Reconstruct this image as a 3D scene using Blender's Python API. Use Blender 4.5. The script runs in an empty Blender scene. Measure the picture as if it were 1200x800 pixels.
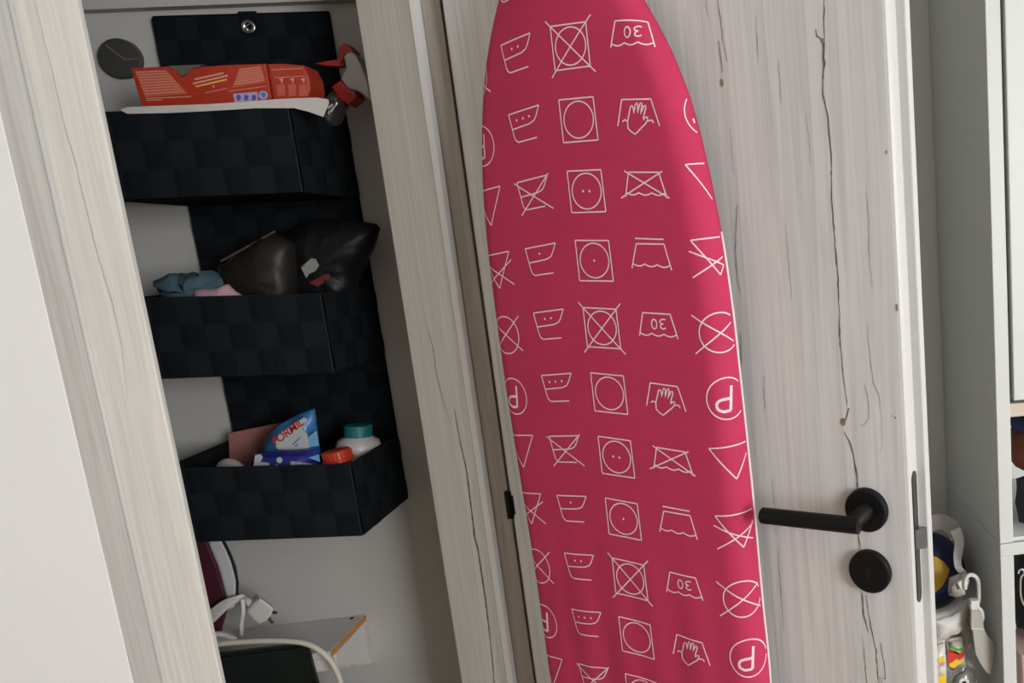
import bpy, bmesh, math, random
from mathutils import Vector, Matrix
random.seed(7)
SC = bpy.context.scene
COL = SC.collection
R_ = math.radians

# ------------------------------------------------------------------ camera
CAM_H = 1.374                     # camera height above the floor (m); world X along the wall, Y into it
F_PX, PX, PY = 875.0, 955.0, 418.0
CX = Vector((0.98907834, -0.13173238, -0.06611063))   # camera right
CD = Vector((-0.08604619, -0.15190726, -0.98464219))  # camera down
CF = Vector((0.11966658, 0.97957683, -0.16158325))    # camera forward
cam_d = bpy.data.cameras.new('camera')
cam = bpy.data.objects.new('camera', cam_d)
COL.objects.link(cam)
m = Matrix.Identity(4)
for i in range(3):
    m[i][0] = CX[i]; m[i][1] = -CD[i]; m[i][2] = -CF[i]
m[2][3] = CAM_H
cam.matrix_world = m
cam_d.sensor_fit = 'HORIZONTAL'
cam_d.sensor_width = 36.0
cam_d.lens = 36.0 * F_PX / 1200.0
cam_d.shift_x = (600.0 - PX) / 1200.0
cam_d.shift_y = (PY - 400.0) / 1200.0
cam_d.clip_start = 0.01
SC.camera = cam

def at(x, y, Y):
    """point of the room seen at photo pixel (x, y) at distance Y along the wall normal"""
    r = CX * ((x - PX) / F_PX) + CD * ((y - PY) / F_PX) + CF
    p = r * (Y / r.y)
    return Vector((p.x, Y, p.z + CAM_H))

# ------------------------------------------------------------------ light
w = bpy.data.worlds.new('world'); SC.world = w; w.use_nodes = True
w.node_tree.nodes['Background'].inputs[0].default_value = (0.80, 0.88, 1.0, 1)
w.node_tree.nodes['Background'].inputs[1].default_value = 1.0
ld = bpy.data.lights.new('window_daylight', 'AREA')
ld.shape = 'RECTANGLE'; ld.size = 1.4; ld.size_y = 1.40; ld.energy = 185; ld.color = (0.965, 0.98, 1.0)
lo = bpy.data.objects.new('window_daylight', ld); COL.objects.link(lo)
lo.location = (2.55, -2.38, 1.6); lo.rotation_euler = (R_(90), 0, 0)   # fills the window opening, facing into the room
SC.view_settings.view_transform = 'Standard'
SC.view_settings.look = 'None'
SC.view_settings.gamma = 1.0
SC.view_settings.use_curve_mapping = False
SC.view_settings.exposure = -0.36

# ------------------------------------------------------------------ materials
MATS = {}
def mat(name, col, rough=0.6, metal=0.0, spec=0.5, bump=0.0, bscale=200, var=0.0, vscale=8, trans=0.0, alpha=1.0, stretch=(1, 1, 1), sheen=0.0, coat=0.0):
    if name in MATS: return MATS[name]
    M = bpy.data.materials.new(name); M.use_nodes = True
    nt = M.node_tree; b = nt.nodes['Principled BSDF']
    b.inputs['Base Color'].default_value = (*col, 1)
    b.inputs['Roughness'].default_value = rough
    b.inputs['Metallic'].default_value = metal
    b.inputs['Specular IOR Level'].default_value = spec
    b.inputs['Transmission Weight'].default_value = trans
    b.inputs['Alpha'].default_value = alpha
    b.inputs['Sheen Weight'].default_value = sheen
    b.inputs['Coat Weight'].default_value = coat
    tc = nt.nodes.new('ShaderNodeTexCoord'); mp = nt.nodes.new('ShaderNodeMapping')
    mp.inputs['Scale'].default_value = stretch
    nt.links.new(tc.outputs['Object'], mp.inputs[0])
    if var:
        n = nt.nodes.new('ShaderNodeTexNoise'); n.inputs['Scale'].default_value = vscale; n.inputs['Detail'].default_value = 5
        nt.links.new(mp.outputs[0], n.inputs['Vector'])
        rp = nt.nodes.new('ShaderNodeValToRGB')
        rp.color_ramp.elements[0].position = 0.3; rp.color_ramp.elements[1].position = 0.7
        rp.color_ramp.elements[0].color = (*[c * (1 - var) for c in col], 1)
        rp.color_ramp.elements[1].color = (*[min(1, c * (1 + var)) for c in col], 1)
        nt.links.new(n.outputs[0], rp.inputs[0]); nt.links.new(rp.outputs[0], b.inputs['Base Color'])
    if bump:
        n = nt.nodes.new('ShaderNodeTexNoise'); n.inputs['Scale'].default_value = bscale; n.inputs['Detail'].default_value = 3
        nt.links.new(mp.outputs[0], n.inputs['Vector'])
        bp = nt.nodes.new('ShaderNodeBump'); bp.inputs['Strength'].default_value = bump; bp.inputs['Distance'].default_value = 0.002
        nt.links.new(n.outputs[0], bp.inputs['Height']); nt.links.new(bp.outputs[0], b.inputs['Normal'])
    MATS[name] = M
    return M

def wood(name, light, dark, streak, seed=0.0, contrast=1.0):
    """pale limed-wood laminate with vertical grain"""
    M = bpy.data.materials.new(name); M.use_nodes = True
    nt = M.node_tree; b = nt.nodes['Principled BSDF']; b.inputs['Roughness'].default_value = 0.55
    b.inputs['Specular IOR Level'].default_value = 0.35
    L = nt.links.new
    tc = nt.nodes.new('ShaderNodeTexCoord')
    def noise(sc, scale, det, dist=0.0):
        mp = nt.nodes.new('ShaderNodeMapping'); mp.inputs['Scale'].default_value = sc
        mp.inputs['Location'].default_value = (seed, seed * 1.7, seed * 0.6)
        L(tc.outputs['Object'], mp.inputs[0])
        n = nt.nodes.new('ShaderNodeTexNoise'); n.inputs['Scale'].default_value = scale
        n.inputs['Detail'].default_value = det; n.inputs['Distortion'].default_value = dist
        L(mp.outputs[0], n.inputs['Vector']); return n
    def ramp(src, p0, p1, c0, c1):
        r = nt.nodes.new('ShaderNodeValToRGB')
        r.color_ramp.elements[0].position = p0; r.color_ramp.elements[1].position = p1
        r.color_ramp.elements[0].color = (*c0, 1); r.color_ramp.elements[1].color = (*c1, 1)
        L(src, r.inputs[0]); return r
    broad = noise((7, 7, 0.7), 1.0, 3, 0.6)
    base = ramp(broad.outputs[0], 0.3, 0.7, dark, light)
    fine = noise((95, 95, 2.6), 1.0, 6, 1.2)
    fr = ramp(fine.outputs[0], 0.34, 0.62, (1 - 0.22 * contrast,) * 3, (1.04,) * 3)
    mx = nt.nodes.new('ShaderNodeMix'); mx.data_type = 'RGBA'; mx.blend_type = 'MULTIPLY'; mx.inputs[0].default_value = 1.0
    L(base.outputs[0], mx.inputs[6]); L(fr.outputs[0], mx.inputs[7])
    st = noise((42, 42, 1.5), 1.0, 4, 1.5)
    sr = ramp(st.outputs[0], 0.66, 0.76, (0, 0, 0), (1, 1, 1))
    gate = noise((4, 4, 1.4), 1.0, 2, 0.0)
    gr = ramp(gate.outputs[0], 0.48, 0.66, (0, 0, 0), (0.55 * contrast,) * 3)
    mm = nt.nodes.new('ShaderNodeMath'); mm.operation = 'MULTIPLY'
    L(sr.outputs[0], mm.inputs[0]); L(gr.outputs[0], mm.inputs[1])
    mx2 = nt.nodes.new('ShaderNodeMix'); mx2.data_type = 'RGBA'
    L(mm.outputs[0], mx2.inputs[0]); L(mx.outputs[2], mx2.inputs[6]); mx2.inputs[7].default_value = (*streak, 1)
    L(mx2.outputs[2], b.inputs['Base Color'])
    bp = nt.nodes.new('ShaderNodeBump'); bp.inputs['Strength'].default_value = 0.15; bp.inputs['Distance'].default_value = 0.001
    L(fine.outputs[0], bp.inputs['Height']); L(bp.outputs[0], b.inputs['Normal'])
    return M

M_DOOR = wood('door_limed_wood', (0.715, 0.705, 0.695), (0.640, 0.625, 0.612), (0.36, 0.31, 0.28), 0.0, 0.6)
M_FRAME = wood('frame_limed_wood', (0.755, 0.740, 0.690), (0.71, 0.695, 0.648), (0.46, 0.42, 0.38), 3.1, 0.45)
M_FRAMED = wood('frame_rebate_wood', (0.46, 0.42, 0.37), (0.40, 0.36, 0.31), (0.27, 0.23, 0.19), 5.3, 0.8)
M_EDGE = mat('door_edge_band', (0.57, 0.565, 0.55), 0.45)
M_CRACK = mat('crack_print', (0.15, 0.115, 0.095), 0.8)
M_CRACK3 = mat('faint_grain_print', (0.50, 0.46, 0.41), 0.8)
M_CRACK2 = mat('grain_print', (0.34, 0.295, 0.265), 0.8)
M_KNOT = mat('knot_print', (0.27, 0.20, 0.16), 0.8, var=0.4, vscale=150)
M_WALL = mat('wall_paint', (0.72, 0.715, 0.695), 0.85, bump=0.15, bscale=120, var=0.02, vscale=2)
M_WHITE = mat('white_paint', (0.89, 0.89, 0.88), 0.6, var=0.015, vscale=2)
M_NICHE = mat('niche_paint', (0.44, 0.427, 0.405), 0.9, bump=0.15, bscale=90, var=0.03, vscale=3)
M_CEIL = mat('ceiling_paint', (0.80, 0.80, 0.78), 0.9)
M_FLOOR = wood('floor_wood', (0.42, 0.30, 0.20), (0.34, 0.24, 0.15), (0.2, 0.13, 0.08), 9.0)
M_CAB = mat('cabinet_laminate', (0.555, 0.575, 0.55), 0.45, var=0.01, vscale=2)
M_OAK = mat('oak_edge', (0.55, 0.45, 0.36), 0.6, var=0.15, vscale=30, stretch=(1, 20, 60))
M_BLACK = mat('matt_black_metal', (0.006, 0.006, 0.006), 0.5, spec=0.18)
M_HOLE = mat('hole_black', (0.004, 0.004, 0.004), 0.9)
M_STEEL = mat('latch_steel', (0.22, 0.24, 0.27), 0.3, metal=1.0)
M_PLATE = mat('latch_plate_steel', (0.10, 0.10, 0.105), 0.35, metal=0.9)
M_CHROME = mat('chrome', (0.7, 0.7, 0.7), 0.15, metal=1.0)
M_PINK = mat('pink_cotton_cover', (0.500, 0.036, 0.100), 0.8, spec=0.2, bump=0.25, bscale=900, var=0.04, vscale=12)
M_PRINT = mat('white_print', (0.86, 0.60, 0.66), 0.8)
M_HEM = mat('white_hem', (0.78, 0.68, 0.68), 0.8)
M_GREYM = mat('board_metal', (0.45, 0.45, 0.45), 0.4, metal=0.6)
M_WEAVE_A = mat('navy_weave_warp', (0.0100, 0.0125, 0.0150), 0.9, spec=0.05, bump=0.3, bscale=500)
M_WEAVE_B = mat('navy_weave_weft', (0.0068, 0.0092, 0.0115), 0.95, spec=0.05, bump=0.3, bscale=500)  # darker than the warp: the bands' differing sheen is painted as colour
M_WEAVE_C = mat('navy_lining', (0.0050, 0.0065, 0.0080), 0.95, spec=0.05)
M_SEAM = mat('navy_seam', (0.022, 0.026, 0.03), 0.8, spec=0.1)

# ------------------------------------------------------------------ mesh helpers
def link(name, me, material, parent=None):
    o = bpy.data.objects.new(name, me); COL.objects.link(o)
    if material is not None and not me.materials: me.materials.append(material)
    if parent is not None: o.parent = parent
    return o
def obj(name, bm, material, parent=None, smooth=False, normals=True):
    if normals: bmesh.ops.recalc_face_normals(bm, faces=bm.faces)
    me = bpy.data.meshes.new(name); bm.to_mesh(me); bm.free()
    if smooth: me.polygons.foreach_set('use_smooth', [True] * len(me.polygons))
    return link(name, me, material, parent)
def tag(o, label=None, cat=None, group=None, kind=None):
    for k, v in (('label', label), ('category', cat), ('group', group), ('kind', kind)):
        if v: o[k] = v
    return o
def thing(name, label, cat, loc=(0, 0, 0), rotz=0.0, group=None, kind=None):
    o = bpy.data.objects.new(name, None); COL.objects.link(o)
    o.empty_display_size = 0.05; o.location = loc; o.rotation_euler = (0, 0, rotz)
    return tag(o, label, cat, group, kind)
def add_box(bm, x0, x1, y0, y1, z0, z1, bev=0.0):
    r = bmesh.ops.create_cube(bm, size=1.0)
    for v in r['verts']:
        v.co = Vector(((x0 + x1) / 2 + v.co.x * (x1 - x0), (y0 + y1) / 2 + v.co.y * (y1 - y0), (z0 + z1) / 2 + v.co.z * (z1 - z0)))
    if bev:
        es = list({e for v in r['verts'] for e in v.link_edges})
        bmesh.ops.bevel(bm, geom=es, offset=bev, segments=2, profile=0.5, affect='EDGES')
    return bm
def box(x0, x1, y0, y1, z0, z1, bev=0.0):
    return add_box(bmesh.new(), x0, x1, y0, y1, z0, z1, bev)
def add_prism(bm, pts, vec, bev=0.0):
    """closed polygon pts (3-D) extruded by vec"""
    vec = Vector(vec)
    a = [bm.verts.new(p) for p in pts]; b = [bm.verts.new(Vector(p) + vec) for p in pts]
    n = len(pts)
    fs = [bm.faces.new(a), bm.faces.new(b[::-1])]
    for i in range(n): fs.append(bm.faces.new((a[i], b[i], b[(i + 1) % n], a[(i + 1) % n])))
    bmesh.ops.recalc_face_normals(bm, faces=fs)
    if bev:
        es = [e for f in fs[:2] for e in f.edges]
        bmesh.ops.bevel(bm, geom=es, offset=bev, segments=2, profile=0.5, affect='EDGES')
    return bm
def prism(pts, vec, bev=0.0): return add_prism(bmesh.new(), pts, vec, bev)
def add_tube(bm, pts, r, seg=10, caps=True, closed=False):
    pts = [Vector(p) for p in pts]; n = len(pts); rings = []
    rr = r if isinstance(r, (list, tuple)) else [r] * n
    prev = None
    for i, p in enumerate(pts):
        if closed: t = pts[(i + 1) % n] - pts[i - 1]
        else: t = pts[min(i + 1, n - 1)] - pts[max(i - 1, 0)]
        t.normalize()
        if prev is None:
            a = Vector((0, 0, 1)) if abs(t.z) < 0.9 else Vector((1, 0, 0))
            nx = t.cross(a).normalized()
        else:
            nx = (prev - t * prev.dot(t)).normalized()
        prev = nx; ny = t.cross(nx)
        rings.append([bm.verts.new(p + (nx * math.cos(2 * math.pi * k / seg) + ny * math.sin(2 * math.pi * k / seg)) * rr[i]) for k in range(seg)])
    for i in range(n if closed else n - 1):
        A, B = rings[i], rings[(i + 1) % n]
        for k in range(seg): bm.faces.new((A[k], A[(k + 1) % seg], B[(k + 1) % seg], B[k]))
    if caps and not closed:
        bm.faces.new(rings[0][::-1]); bm.faces.new(rings[-1])
    return bm
def tube(pts, r, seg=10, closed=False): return add_tube(bmesh.new(), pts, r, seg, True, closed)
def smooth_pts(pts, k=6):
    """Catmull-Rom through pts"""
    pts = [Vector(p) for p in pts]; out = []
    for i in range(len(pts) - 1):
        p0, p1, p2, p3 = pts[max(i - 1, 0)], pts[i], pts[i + 1], pts[min(i + 2, len(pts) - 1)]
        for j in range(k):
            t = j / k
            out.append(0.5 * ((2 * p1) + (p2 - p0) * t + (2 * p0 - 5 * p1 + 4 * p2 - p3) * t * t + (3 * p1 - p0 - 3 * p2 + p3) * t ** 3))
    out.append(pts[-1]); return out
def add_lathe(bm, prof, origin, axis=(0, 0, 1), seg=32):
    """prof: list of (radius, height along axis)"""
    ax = Vector(axis).normalized(); o = Vector(origin)
    a = Vector((1, 0, 0)) if abs(ax.x) < 0.8 else Vector((0, 1, 0))
    nx = ax.cross(a).normalized(); ny = ax.cross(nx)
    rings = []
    for r, h in prof:
        if r < 1e-6: rings.append([bm.verts.new(o + ax * h)])
        else: rings.append([bm.verts.new(o + ax * h + (nx * math.cos(2 * math.pi * k / seg) + ny * math.sin(2 * math.pi * k / seg)) * r) for k in range(seg)])
    for A, B in zip(rings, rings[1:]):
        for k in range(seg):
            k2 = (k + 1) % seg
            if len(A) == 1 and len(B) == 1: continue
            if len(A) == 1: bm.faces.new((A[0], B[k], B[k2]))
            elif len(B) == 1: bm.faces.new((A[k], A[k2], B[0]))
            else: bm.faces.new((A[k], A[k2], B[k2], B[k]))
    return bm
def lathe(prof, origin, axis=(0, 0, 1), seg=32): return add_lathe(bmesh.new(), prof, origin, axis, seg)
def densify(pts, step, closed=False):
    out = []; n = len(pts)
    for i in range(n if closed else n - 1):
        a, b = Vector(pts[i]), Vector(pts[(i + 1) % n]); k = max(1, int((b - a).length / step))
        out += [a.lerp(b, j / k) for j in range(k)]
    if not closed: out.append(Vector(pts[-1]))
    return out
def puffy(px, Y0, Y1, wob=0.0, edge=0.35, step=0.012, seed=1):
    """soft bag or cloth: photo outline at mid depth, with rounded front and back, slightly crumpled"""
    rnd = random.Random(seed); Ym = (Y0 + Y1) / 2
    base = densify([at(x, y, Ym) for x, y in px], step, True)
    c = sum(base, Vector()) / len(base)
    bm = bmesh.new(); rings = []
    for s, t in ((edge, 0.0), (0.78, 0.12), (0.95, 0.30), (1.0, 0.5), (0.95, 0.7), (0.78, 0.88), (edge, 1.0)):
        ring = []
        for p in base:
            q = c + (p - c) * s; q.y = Y0 + (Y1 - Y0) * t
            k = wob * (0.4 if s == 1.0 else 1.0)
            ring.append(bm.verts.new(q + Vector((rnd.uniform(-k, k), rnd.uniform(-k, k), rnd.uniform(-k, k)))))
        rings.append(ring)
    n = len(base)
    for A, B in zip(rings, rings[1:]):
        for k in range(n): bm.faces.new((A[k], A[(k + 1) % n], B[(k + 1) % n], B[k]))
    for ring, sgn in ((rings[0], 1), (rings[-1], -1)):
        cc = bm.verts.new(sum((v.co for v in ring), Vector()) / n)
        for k in range(n): bm.faces.new((ring[k], ring[(k + 1) % n], cc) if sgn > 0 else (ring[(k + 1) % n], ring[k], cc))
    return bm
def slab(px, Y0, Y1, bev=0.0, lean=0.0):
    """flat-faced solid: photo outline on plane Y0, extruded back to Y1"""
    return prism([at(x, y, Y0) for x, y in px], (lean * (Y1 - Y0), Y1 - Y0, 0), bev)
def ribbon2(bm, pts, wid, place):
    """flat line of width wid along 2-D pts; place maps 2-D (a, b) to 3-D or None where it is cut off"""
    n = len(pts); L = []
    for i, p in enumerate(pts):
        t = (Vector(pts[min(i + 1, n - 1)]) - Vector(pts[max(i - 1, 0)]))
        if t.length < 1e-9: t = Vector((1, 0))
        t.normalize(); nn = Vector((-t.y, t.x))
        ww = (wid[i] if isinstance(wid, list) else wid) / 2
        L.append((place(p[0] + nn.x * ww, p[1] + nn.y * ww), place(p[0] - nn.x * ww, p[1] - nn.y * ww)))
    prev = None
    for a, b in L:
        if a is None or b is None: prev = None; continue
        cur = (bm.verts.new(a), bm.verts.new(b))
        if prev: bm.faces.new((prev[0], prev[1], cur[1], cur[0]))
        prev = cur

# ------------------------------------------------------------------ the room
WY = 1.17          # front plane of the wall that holds the door frame
NB = 1.50          # back wall of the niche
def struct(name, bm, m_, label=None, cat=None, smooth=False):
    return tag(obj(name, bm, m_, None, smooth), label, cat, None, 'structure')
struct('floor', box(-1.9, 3.6, -2.5, 1.62, -0.05, 0.0), M_FLOOR)
struct('ceiling', box(-1.9, 3.6, -2.5, 1.62, 2.5, 2.55), M_CEIL)
struct('wall_left', box(-1.9, -0.890, 1.123, 1.22, 0, 2.5, 0.003), M_WHITE)
bm = box(-0.348, 3.6, WY, 1.26, 0, 2.5); add_box(bm, -0.890, -0.348, WY + 0.012, 1.22, 2.12, 2.5)
struct('wall_right', bm, M_WALL)
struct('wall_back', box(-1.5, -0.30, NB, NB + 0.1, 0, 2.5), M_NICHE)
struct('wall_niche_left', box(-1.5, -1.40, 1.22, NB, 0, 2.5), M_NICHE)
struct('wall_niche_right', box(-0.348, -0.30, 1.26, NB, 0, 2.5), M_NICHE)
struct('wall_room_left', box(-1.9, -1.85, -2.4, 1.123, 0, 2.5), M_WALL)
struct('wall_room_right', box(3.55, 3.6, -2.4, WY, 0, 2.5), M_WALL)
bm = box(-1.9, 1.80, -2.5, -2.4, 0, 2.5)
add_box(bm, 3.30, 3.6, -2.5, -2.4, 0, 2.5); add_box(bm, 1.80, 3.30, -2.5, -2.4, 0, 0.88); add_box(bm, 1.80, 3.30, -2.5, -2.4, 2.32, 2.5)
struct('wall_window', bm, M_WALL)
# batten along the top of the niche wall
pa, pb = at(90, 12, NB - 0.02), at(335, 0, NB - 0.02)
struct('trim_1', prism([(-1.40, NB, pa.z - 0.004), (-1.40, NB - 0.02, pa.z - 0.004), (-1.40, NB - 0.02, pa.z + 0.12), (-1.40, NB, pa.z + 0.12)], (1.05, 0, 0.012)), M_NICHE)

# door frame: two stop boards facing the room, a rounded bead, a rebate strip
def ribbon_on_frame(name, px, parent, m_, wid, Y):
    q = [at(x, y, Y) for x, y in px]
    pts = densify([(p.x, p.z) for p in q], 0.01); n = len(pts)
    r2 = random.Random(len(px) + int(px[0][0]))
    wd = [wid * (0.25 + 0.75 * math.sin(math.pi * (i + 0.5) / n)) * r2.uniform(0.6, 1.2) for i in range(n)]
    pts = [(p[0] + r2.uniform(-1, 1) * 0.0006, p[1]) for p in pts]
    b_ = bmesh.new(); ribbon2(b_, pts, wd, lambda a, b: Vector((a, Y, b)))
    return obj(name, b_, m_, parent, normals=False)
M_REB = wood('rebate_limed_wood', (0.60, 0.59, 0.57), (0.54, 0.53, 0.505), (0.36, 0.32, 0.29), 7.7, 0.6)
fr = thing('trim_2', None, None, (-0.849, WY, 0), kind='structure')
def under(o, root):      # place a world-space mesh under a thing without moving it
    o.parent = root; root_m = Matrix.Translation(root.location) @ Matrix.Rotation(root.rotation_euler.z, 4, 'Z')
    o.matrix_parent_inverse = root_m.inverted(); return o
under(obj('stop_board', box(-0.892, -0.809, WY, WY + 0.010, 0, 2.12, 0.002), M_FRAME), fr)
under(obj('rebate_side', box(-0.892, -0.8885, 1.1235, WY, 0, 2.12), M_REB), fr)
under(obj('bead', tube([(-0.8865, WY - 0.001, 0.0), (-0.8865, WY - 0.0005, 2.12)], 0.0035, 10), M_EDGE, smooth=True), fr)
under(ribbon_on_frame('grain_crack', [(40, 0), (47, 25), (60, 80), (70, 125), (80, 165), (88, 190), (100, 240), (112, 290), (130, 350), (142, 400), (150, 470)], None, M_CRACK3, 0.0013, WY - 0.0008), fr)
under(ribbon_on_frame('grain_crack', [(100, 560), (108, 580), (115, 595), (125, 612), (132, 635), (142, 665), (150, 690), (160, 725)], None, M_CRACK3, 0.0040, WY - 0.0009), fr)
fr2 = thing('trim_3', None, None, (-0.425, WY, 0), kind='structure')
JA, JB = Vector((-0.3885, WY, 0)), Vector((-0.5054, 1.280, 0))      # splayed jamb board: outer and inner edge
JN = Vector((-(JB - JA).y, (JB - JA).x, 0)).normalized() * -1.0
if JN.y > 0: JN = -JN
bm = prism([JA, JB, JB - JN * 0.010, JA - JN * 0.010], (0, 0, 2.12), 0.001)
under(obj('jamb_board', bm, M_FRAME), fr2)
def on_jamb(x, y):
    r = at(x, y, 1.0); o = Vector((0, 0, CAM_H)); d = r - o
    return o + d * ((JA - o).dot(JN) / d.dot(JN)) + JN * 0.0008
def jamb_crack(px, wid, m_):
    q = [on_jamb(x, y) for x, y in px]; q = [a.lerp(b, j / 8) for a, b in zip(q, q[1:]) for j in range(8)] + [q[-1]]
    t = (JB - JA).normalized(); b_ = bmesh.new(); prev = None; n = len(q); r2 = random.Random(5)
    for i, p in enumerate(q):
        w_ = wid * (0.25 + 0.75 * math.sin(math.pi * (i + 0.5) / n)) * r2.uniform(0.6, 1.2) / 2
        cur = (b_.verts.new(p - t * w_), b_.verts.new(p + t * w_))
        if prev: b_.faces.new((prev[0], prev[1], cur[1], cur[0]))
        prev = cur
    under(obj('grain_crack', b_, m_, normals=False), fr2)
bm = prism([(-0.394, WY + 0.01, 0), (-0.394, WY - 0.002, 0), (-0.391, WY - 0.005, 0), (-0.383, WY - 0.005, 0), (-0.378, WY - 0.001, 0), (-0.378, WY + 0.012, 0)], (0, 0, 2.12))
under(obj('bead', bm, M_EDGE), fr2)
under(obj('rebate_strip', box(-0.378, -0.353, WY + 0.003, WY + 0.03, 0, 2.12, 0.001), M_FRAMED), fr2)
under(obj('seal_gap', box(-0.353, -0.345, WY + 0.010, WY + 0.03, 0, 2.12), M_HOLE), fr2)
jamb_crack([(533, 480), (540, 520), (547, 550), (552, 590), (557, 632), (560, 640), (563, 660), (569, 700), (574, 740), (578, 780), (580, 810)], 0.0042, M_CRACK)
jamb_crack([(500, 380), (508, 408), (512, 440), (520, 470), (530, 500)], 0.0018, M_CRACK2)
under(obj('frame_head', box(-0.892, -0.348, WY, WY + 0.012, 2.04, 2.12, 0.002), M_FRAME), fr2)

# ------------------------------------------------------------------ the door (local: x along leaf, y to its back, z up; origin below the keyhole)
DOOR_XY = (0.148, 0.8197); DOOR_A = R_(-33)
DL = Matrix.Translation((*DOOR_XY, 0)) @ Matrix.Rotation(DOOR_A, 4, 'Z'); DLI = DL.inverted()
def on_door(x, y, off=0.0):
    """photo pixel -> door-local (u, z) on the plane 'off' metres in front of the leaf"""
    o = DLI @ Vector((0, 0, CAM_H)); r = (CX * ((x - PX) / F_PX) + CD * ((y - PY) / F_PX) + CF)
    d = DLI.to_3x3() @ r; t = (-off - o.y) / d.y
    p = o + d * t; return (p.x, p.z)
door = thing('door_1', None, None, (*DOOR_XY, 0), DOOR_A, kind='structure')
U0, U1 = -0.578, 0.0560
prof = [(U0, 0.0), (U1 - 0.006, 0.0), (U1 - 0.0018, 0.0018), (U1, 0.006), (U1, 0.025), (U1 + 0.011, 0.025), (U1 + 0.011, 0.040), (U0, 0.040)]
obj('door_leaf', box(U0, U1 - 0.006, 0.0, 0.040, 0.01, 2.02), M_DOOR, door)
bm = prism([(u, y, 0.01) for u, y in [(U1 - 0.006, 0.0002), (U1 - 0.003, 0.0010), (U1 - 0.0008, 0.0032), (U1, 0.006), (U1, 0.025), (U1 - 0.006, 0.025)]], (0, 0, 2.01))
obj('edge_band', bm, M_EDGE, door)
obj('edge_lip', box(U1 - 0.006, U1 + 0.011, 0.025, 0.040, 0.01, 2.02, 0.002), M_EDGE, door)
obj('hinge_edge_band', box(U0 - 0.002, U0, 0.0, 0.040, 0.01, 2.02), M_FRAMED, door)
def crack(px, wid, m_=M_CRACK, jit=0.0006, seed=0):
    r2 = random.Random(seed + int(px[0][0] * 7))
    pts = densify([on_door(x, y) for x, y in px], 0.006); n = len(pts)
    pts = [(p[0] + r2.uniform(-jit, jit), p[1]) for p in pts]
    wd = [0.62 * wid * (0.3 + 0.7 * math.sin(math.pi * (i + 0.5) / n) ** 0.6) * r2.uniform(0.45, 1.25) for i in range(n)]
    b_ = bmesh.new(); ribbon2(b_, pts, wd, lambda a, b: Vector((a, -0.0004, b)))
    return obj('wood_crack', b_, m_, door, normals=False)
crack([(966, -20), (966, 20), (966, 45)], 0.0022)
crack([(956, 34), (958, 42), (964, 47), (965, 55)], 0.0022)
crack([(966, 45), (965, 60), (966, 75), (965, 92)], 0.0046)
crack([(965, 90), (964, 110), (970, 135), (972, 155), (974, 180), (975, 205)], 0.0028)
crack([(974, 200), (975, 235), (977, 260), (980, 300), (983, 340), (984, 380), (984, 405)], 0.0032)
crack([(984, 380), (986, 410), (988, 440), (990, 455), (993, 475)], 0.0022)
crack([(995, 478), (992, 488), (988, 498)], 0.0034)
crack([(989, 506), (996, 518), (1001, 535), (1004, 555), (1005, 575)], 0.0036)
crack([(1006, 622), (1008, 645)], 0.0024)
crack([(1010, 694), (1011, 710), (1014, 727), (1018, 740)], 0.0044)
crack([(1015, 697), (1017, 715), (1022, 740), (1027, 762), (1028, 780), (1029, 795), (1035, 812)], 0.0022)
crack([(1010, 745), (1013, 765), (1016, 800), (1018, 820)], 0.0016)
crack([(1032, 752), (1036, 775), (1038, 795), (1030, 793), (1034, 800)], 0.0018)
crack([(840, -10), (844, 20), (847, 45), (852, 72)], 0.0026, M_CRACK2)
crack([(842, 48), (845, 70), (847, 85)], 0.0030, M_CRACK2)
crack([(827, 0), (830, 20)], 0.0020, M_CRACK2)
crack([(864, 240), (862, 290), (864, 325), (868, 345)], 0.0026, M_CRACK2)
crack([(868, 390), (869, 420), (867, 445), (871, 475)], 0.0034, M_CRACK2)
crack([(896, 440), (895, 460), (897, 480)], 0.0018, M_CRACK2)
crack([(880, 768), (885, 790), (890, 810)], 0.0028, M_CRACK2)
crack([(1017, 380), (1020, 420), (1024, 448), (1030, 462), (1033, 490), (1034, 525), (1030, 530)], 0.0013, M_CRACK2)
crack([(1013, 450), (1018, 468), (1019, 490), (1012, 498), (1008, 498)], 0.0016, M_CRACK2)
crack([(1015, 222), (1018, 260), (1019, 300), (1022, 335)], 0.0012, M_CRACK2)
crack([(886, 20), (888, 60), (889, 75)], 0.0016, M_CRACK2)
crack([(912, 70), (914, 95), (916, 120)], 0.0012, M_CRACK2)
crack([(856, 150), (858, 185), (861, 205)], 0.0012, M_CRACK2)
crack([(944, 130), (948, 165), (950, 195)], 0.0010, M_CRACK2)
crack([(920, 260), (925, 310), (928, 350)], 0.0011, M_CRACK2)
crack([(905, 560), (908, 590), (910, 625)], 0.0012, M_CRACK2)
crack([(912, 640), (915, 690), (918, 740)], 0.0014, M_CRACK2)
def knot(x, y, a, b):
    c = on_door(x, y)
    b_ = bmesh.new(); vs = [b_.verts.new((c[0] + 0.75 * a * math.cos(t * math.pi / 8) * random.uniform(0.8, 1.15), -0.0005, c[1] + 0.8 * b * math.sin(t * math.pi / 8) * random.uniform(0.8, 1.15))) for t in range(16)]
    b_.faces.new(vs[::-1]); obj('wood_knot', b_, M_KNOT, door, normals=False)
knot(846, 97, 0.0035, 0.006); knot(988, 494, 0.0045, 0.006); knot(1049, 489, 0.0016, 0.0016); knot(1045, 487, 0.0010, 0.0010); knot(1039, 178, 0.0015, 0.0025); knot(1051, 360, 0.0020, 0.0050)
knot(879, 581, 0.0016, 0.004); knot(964, 48, 0.003, 0.003)

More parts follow.
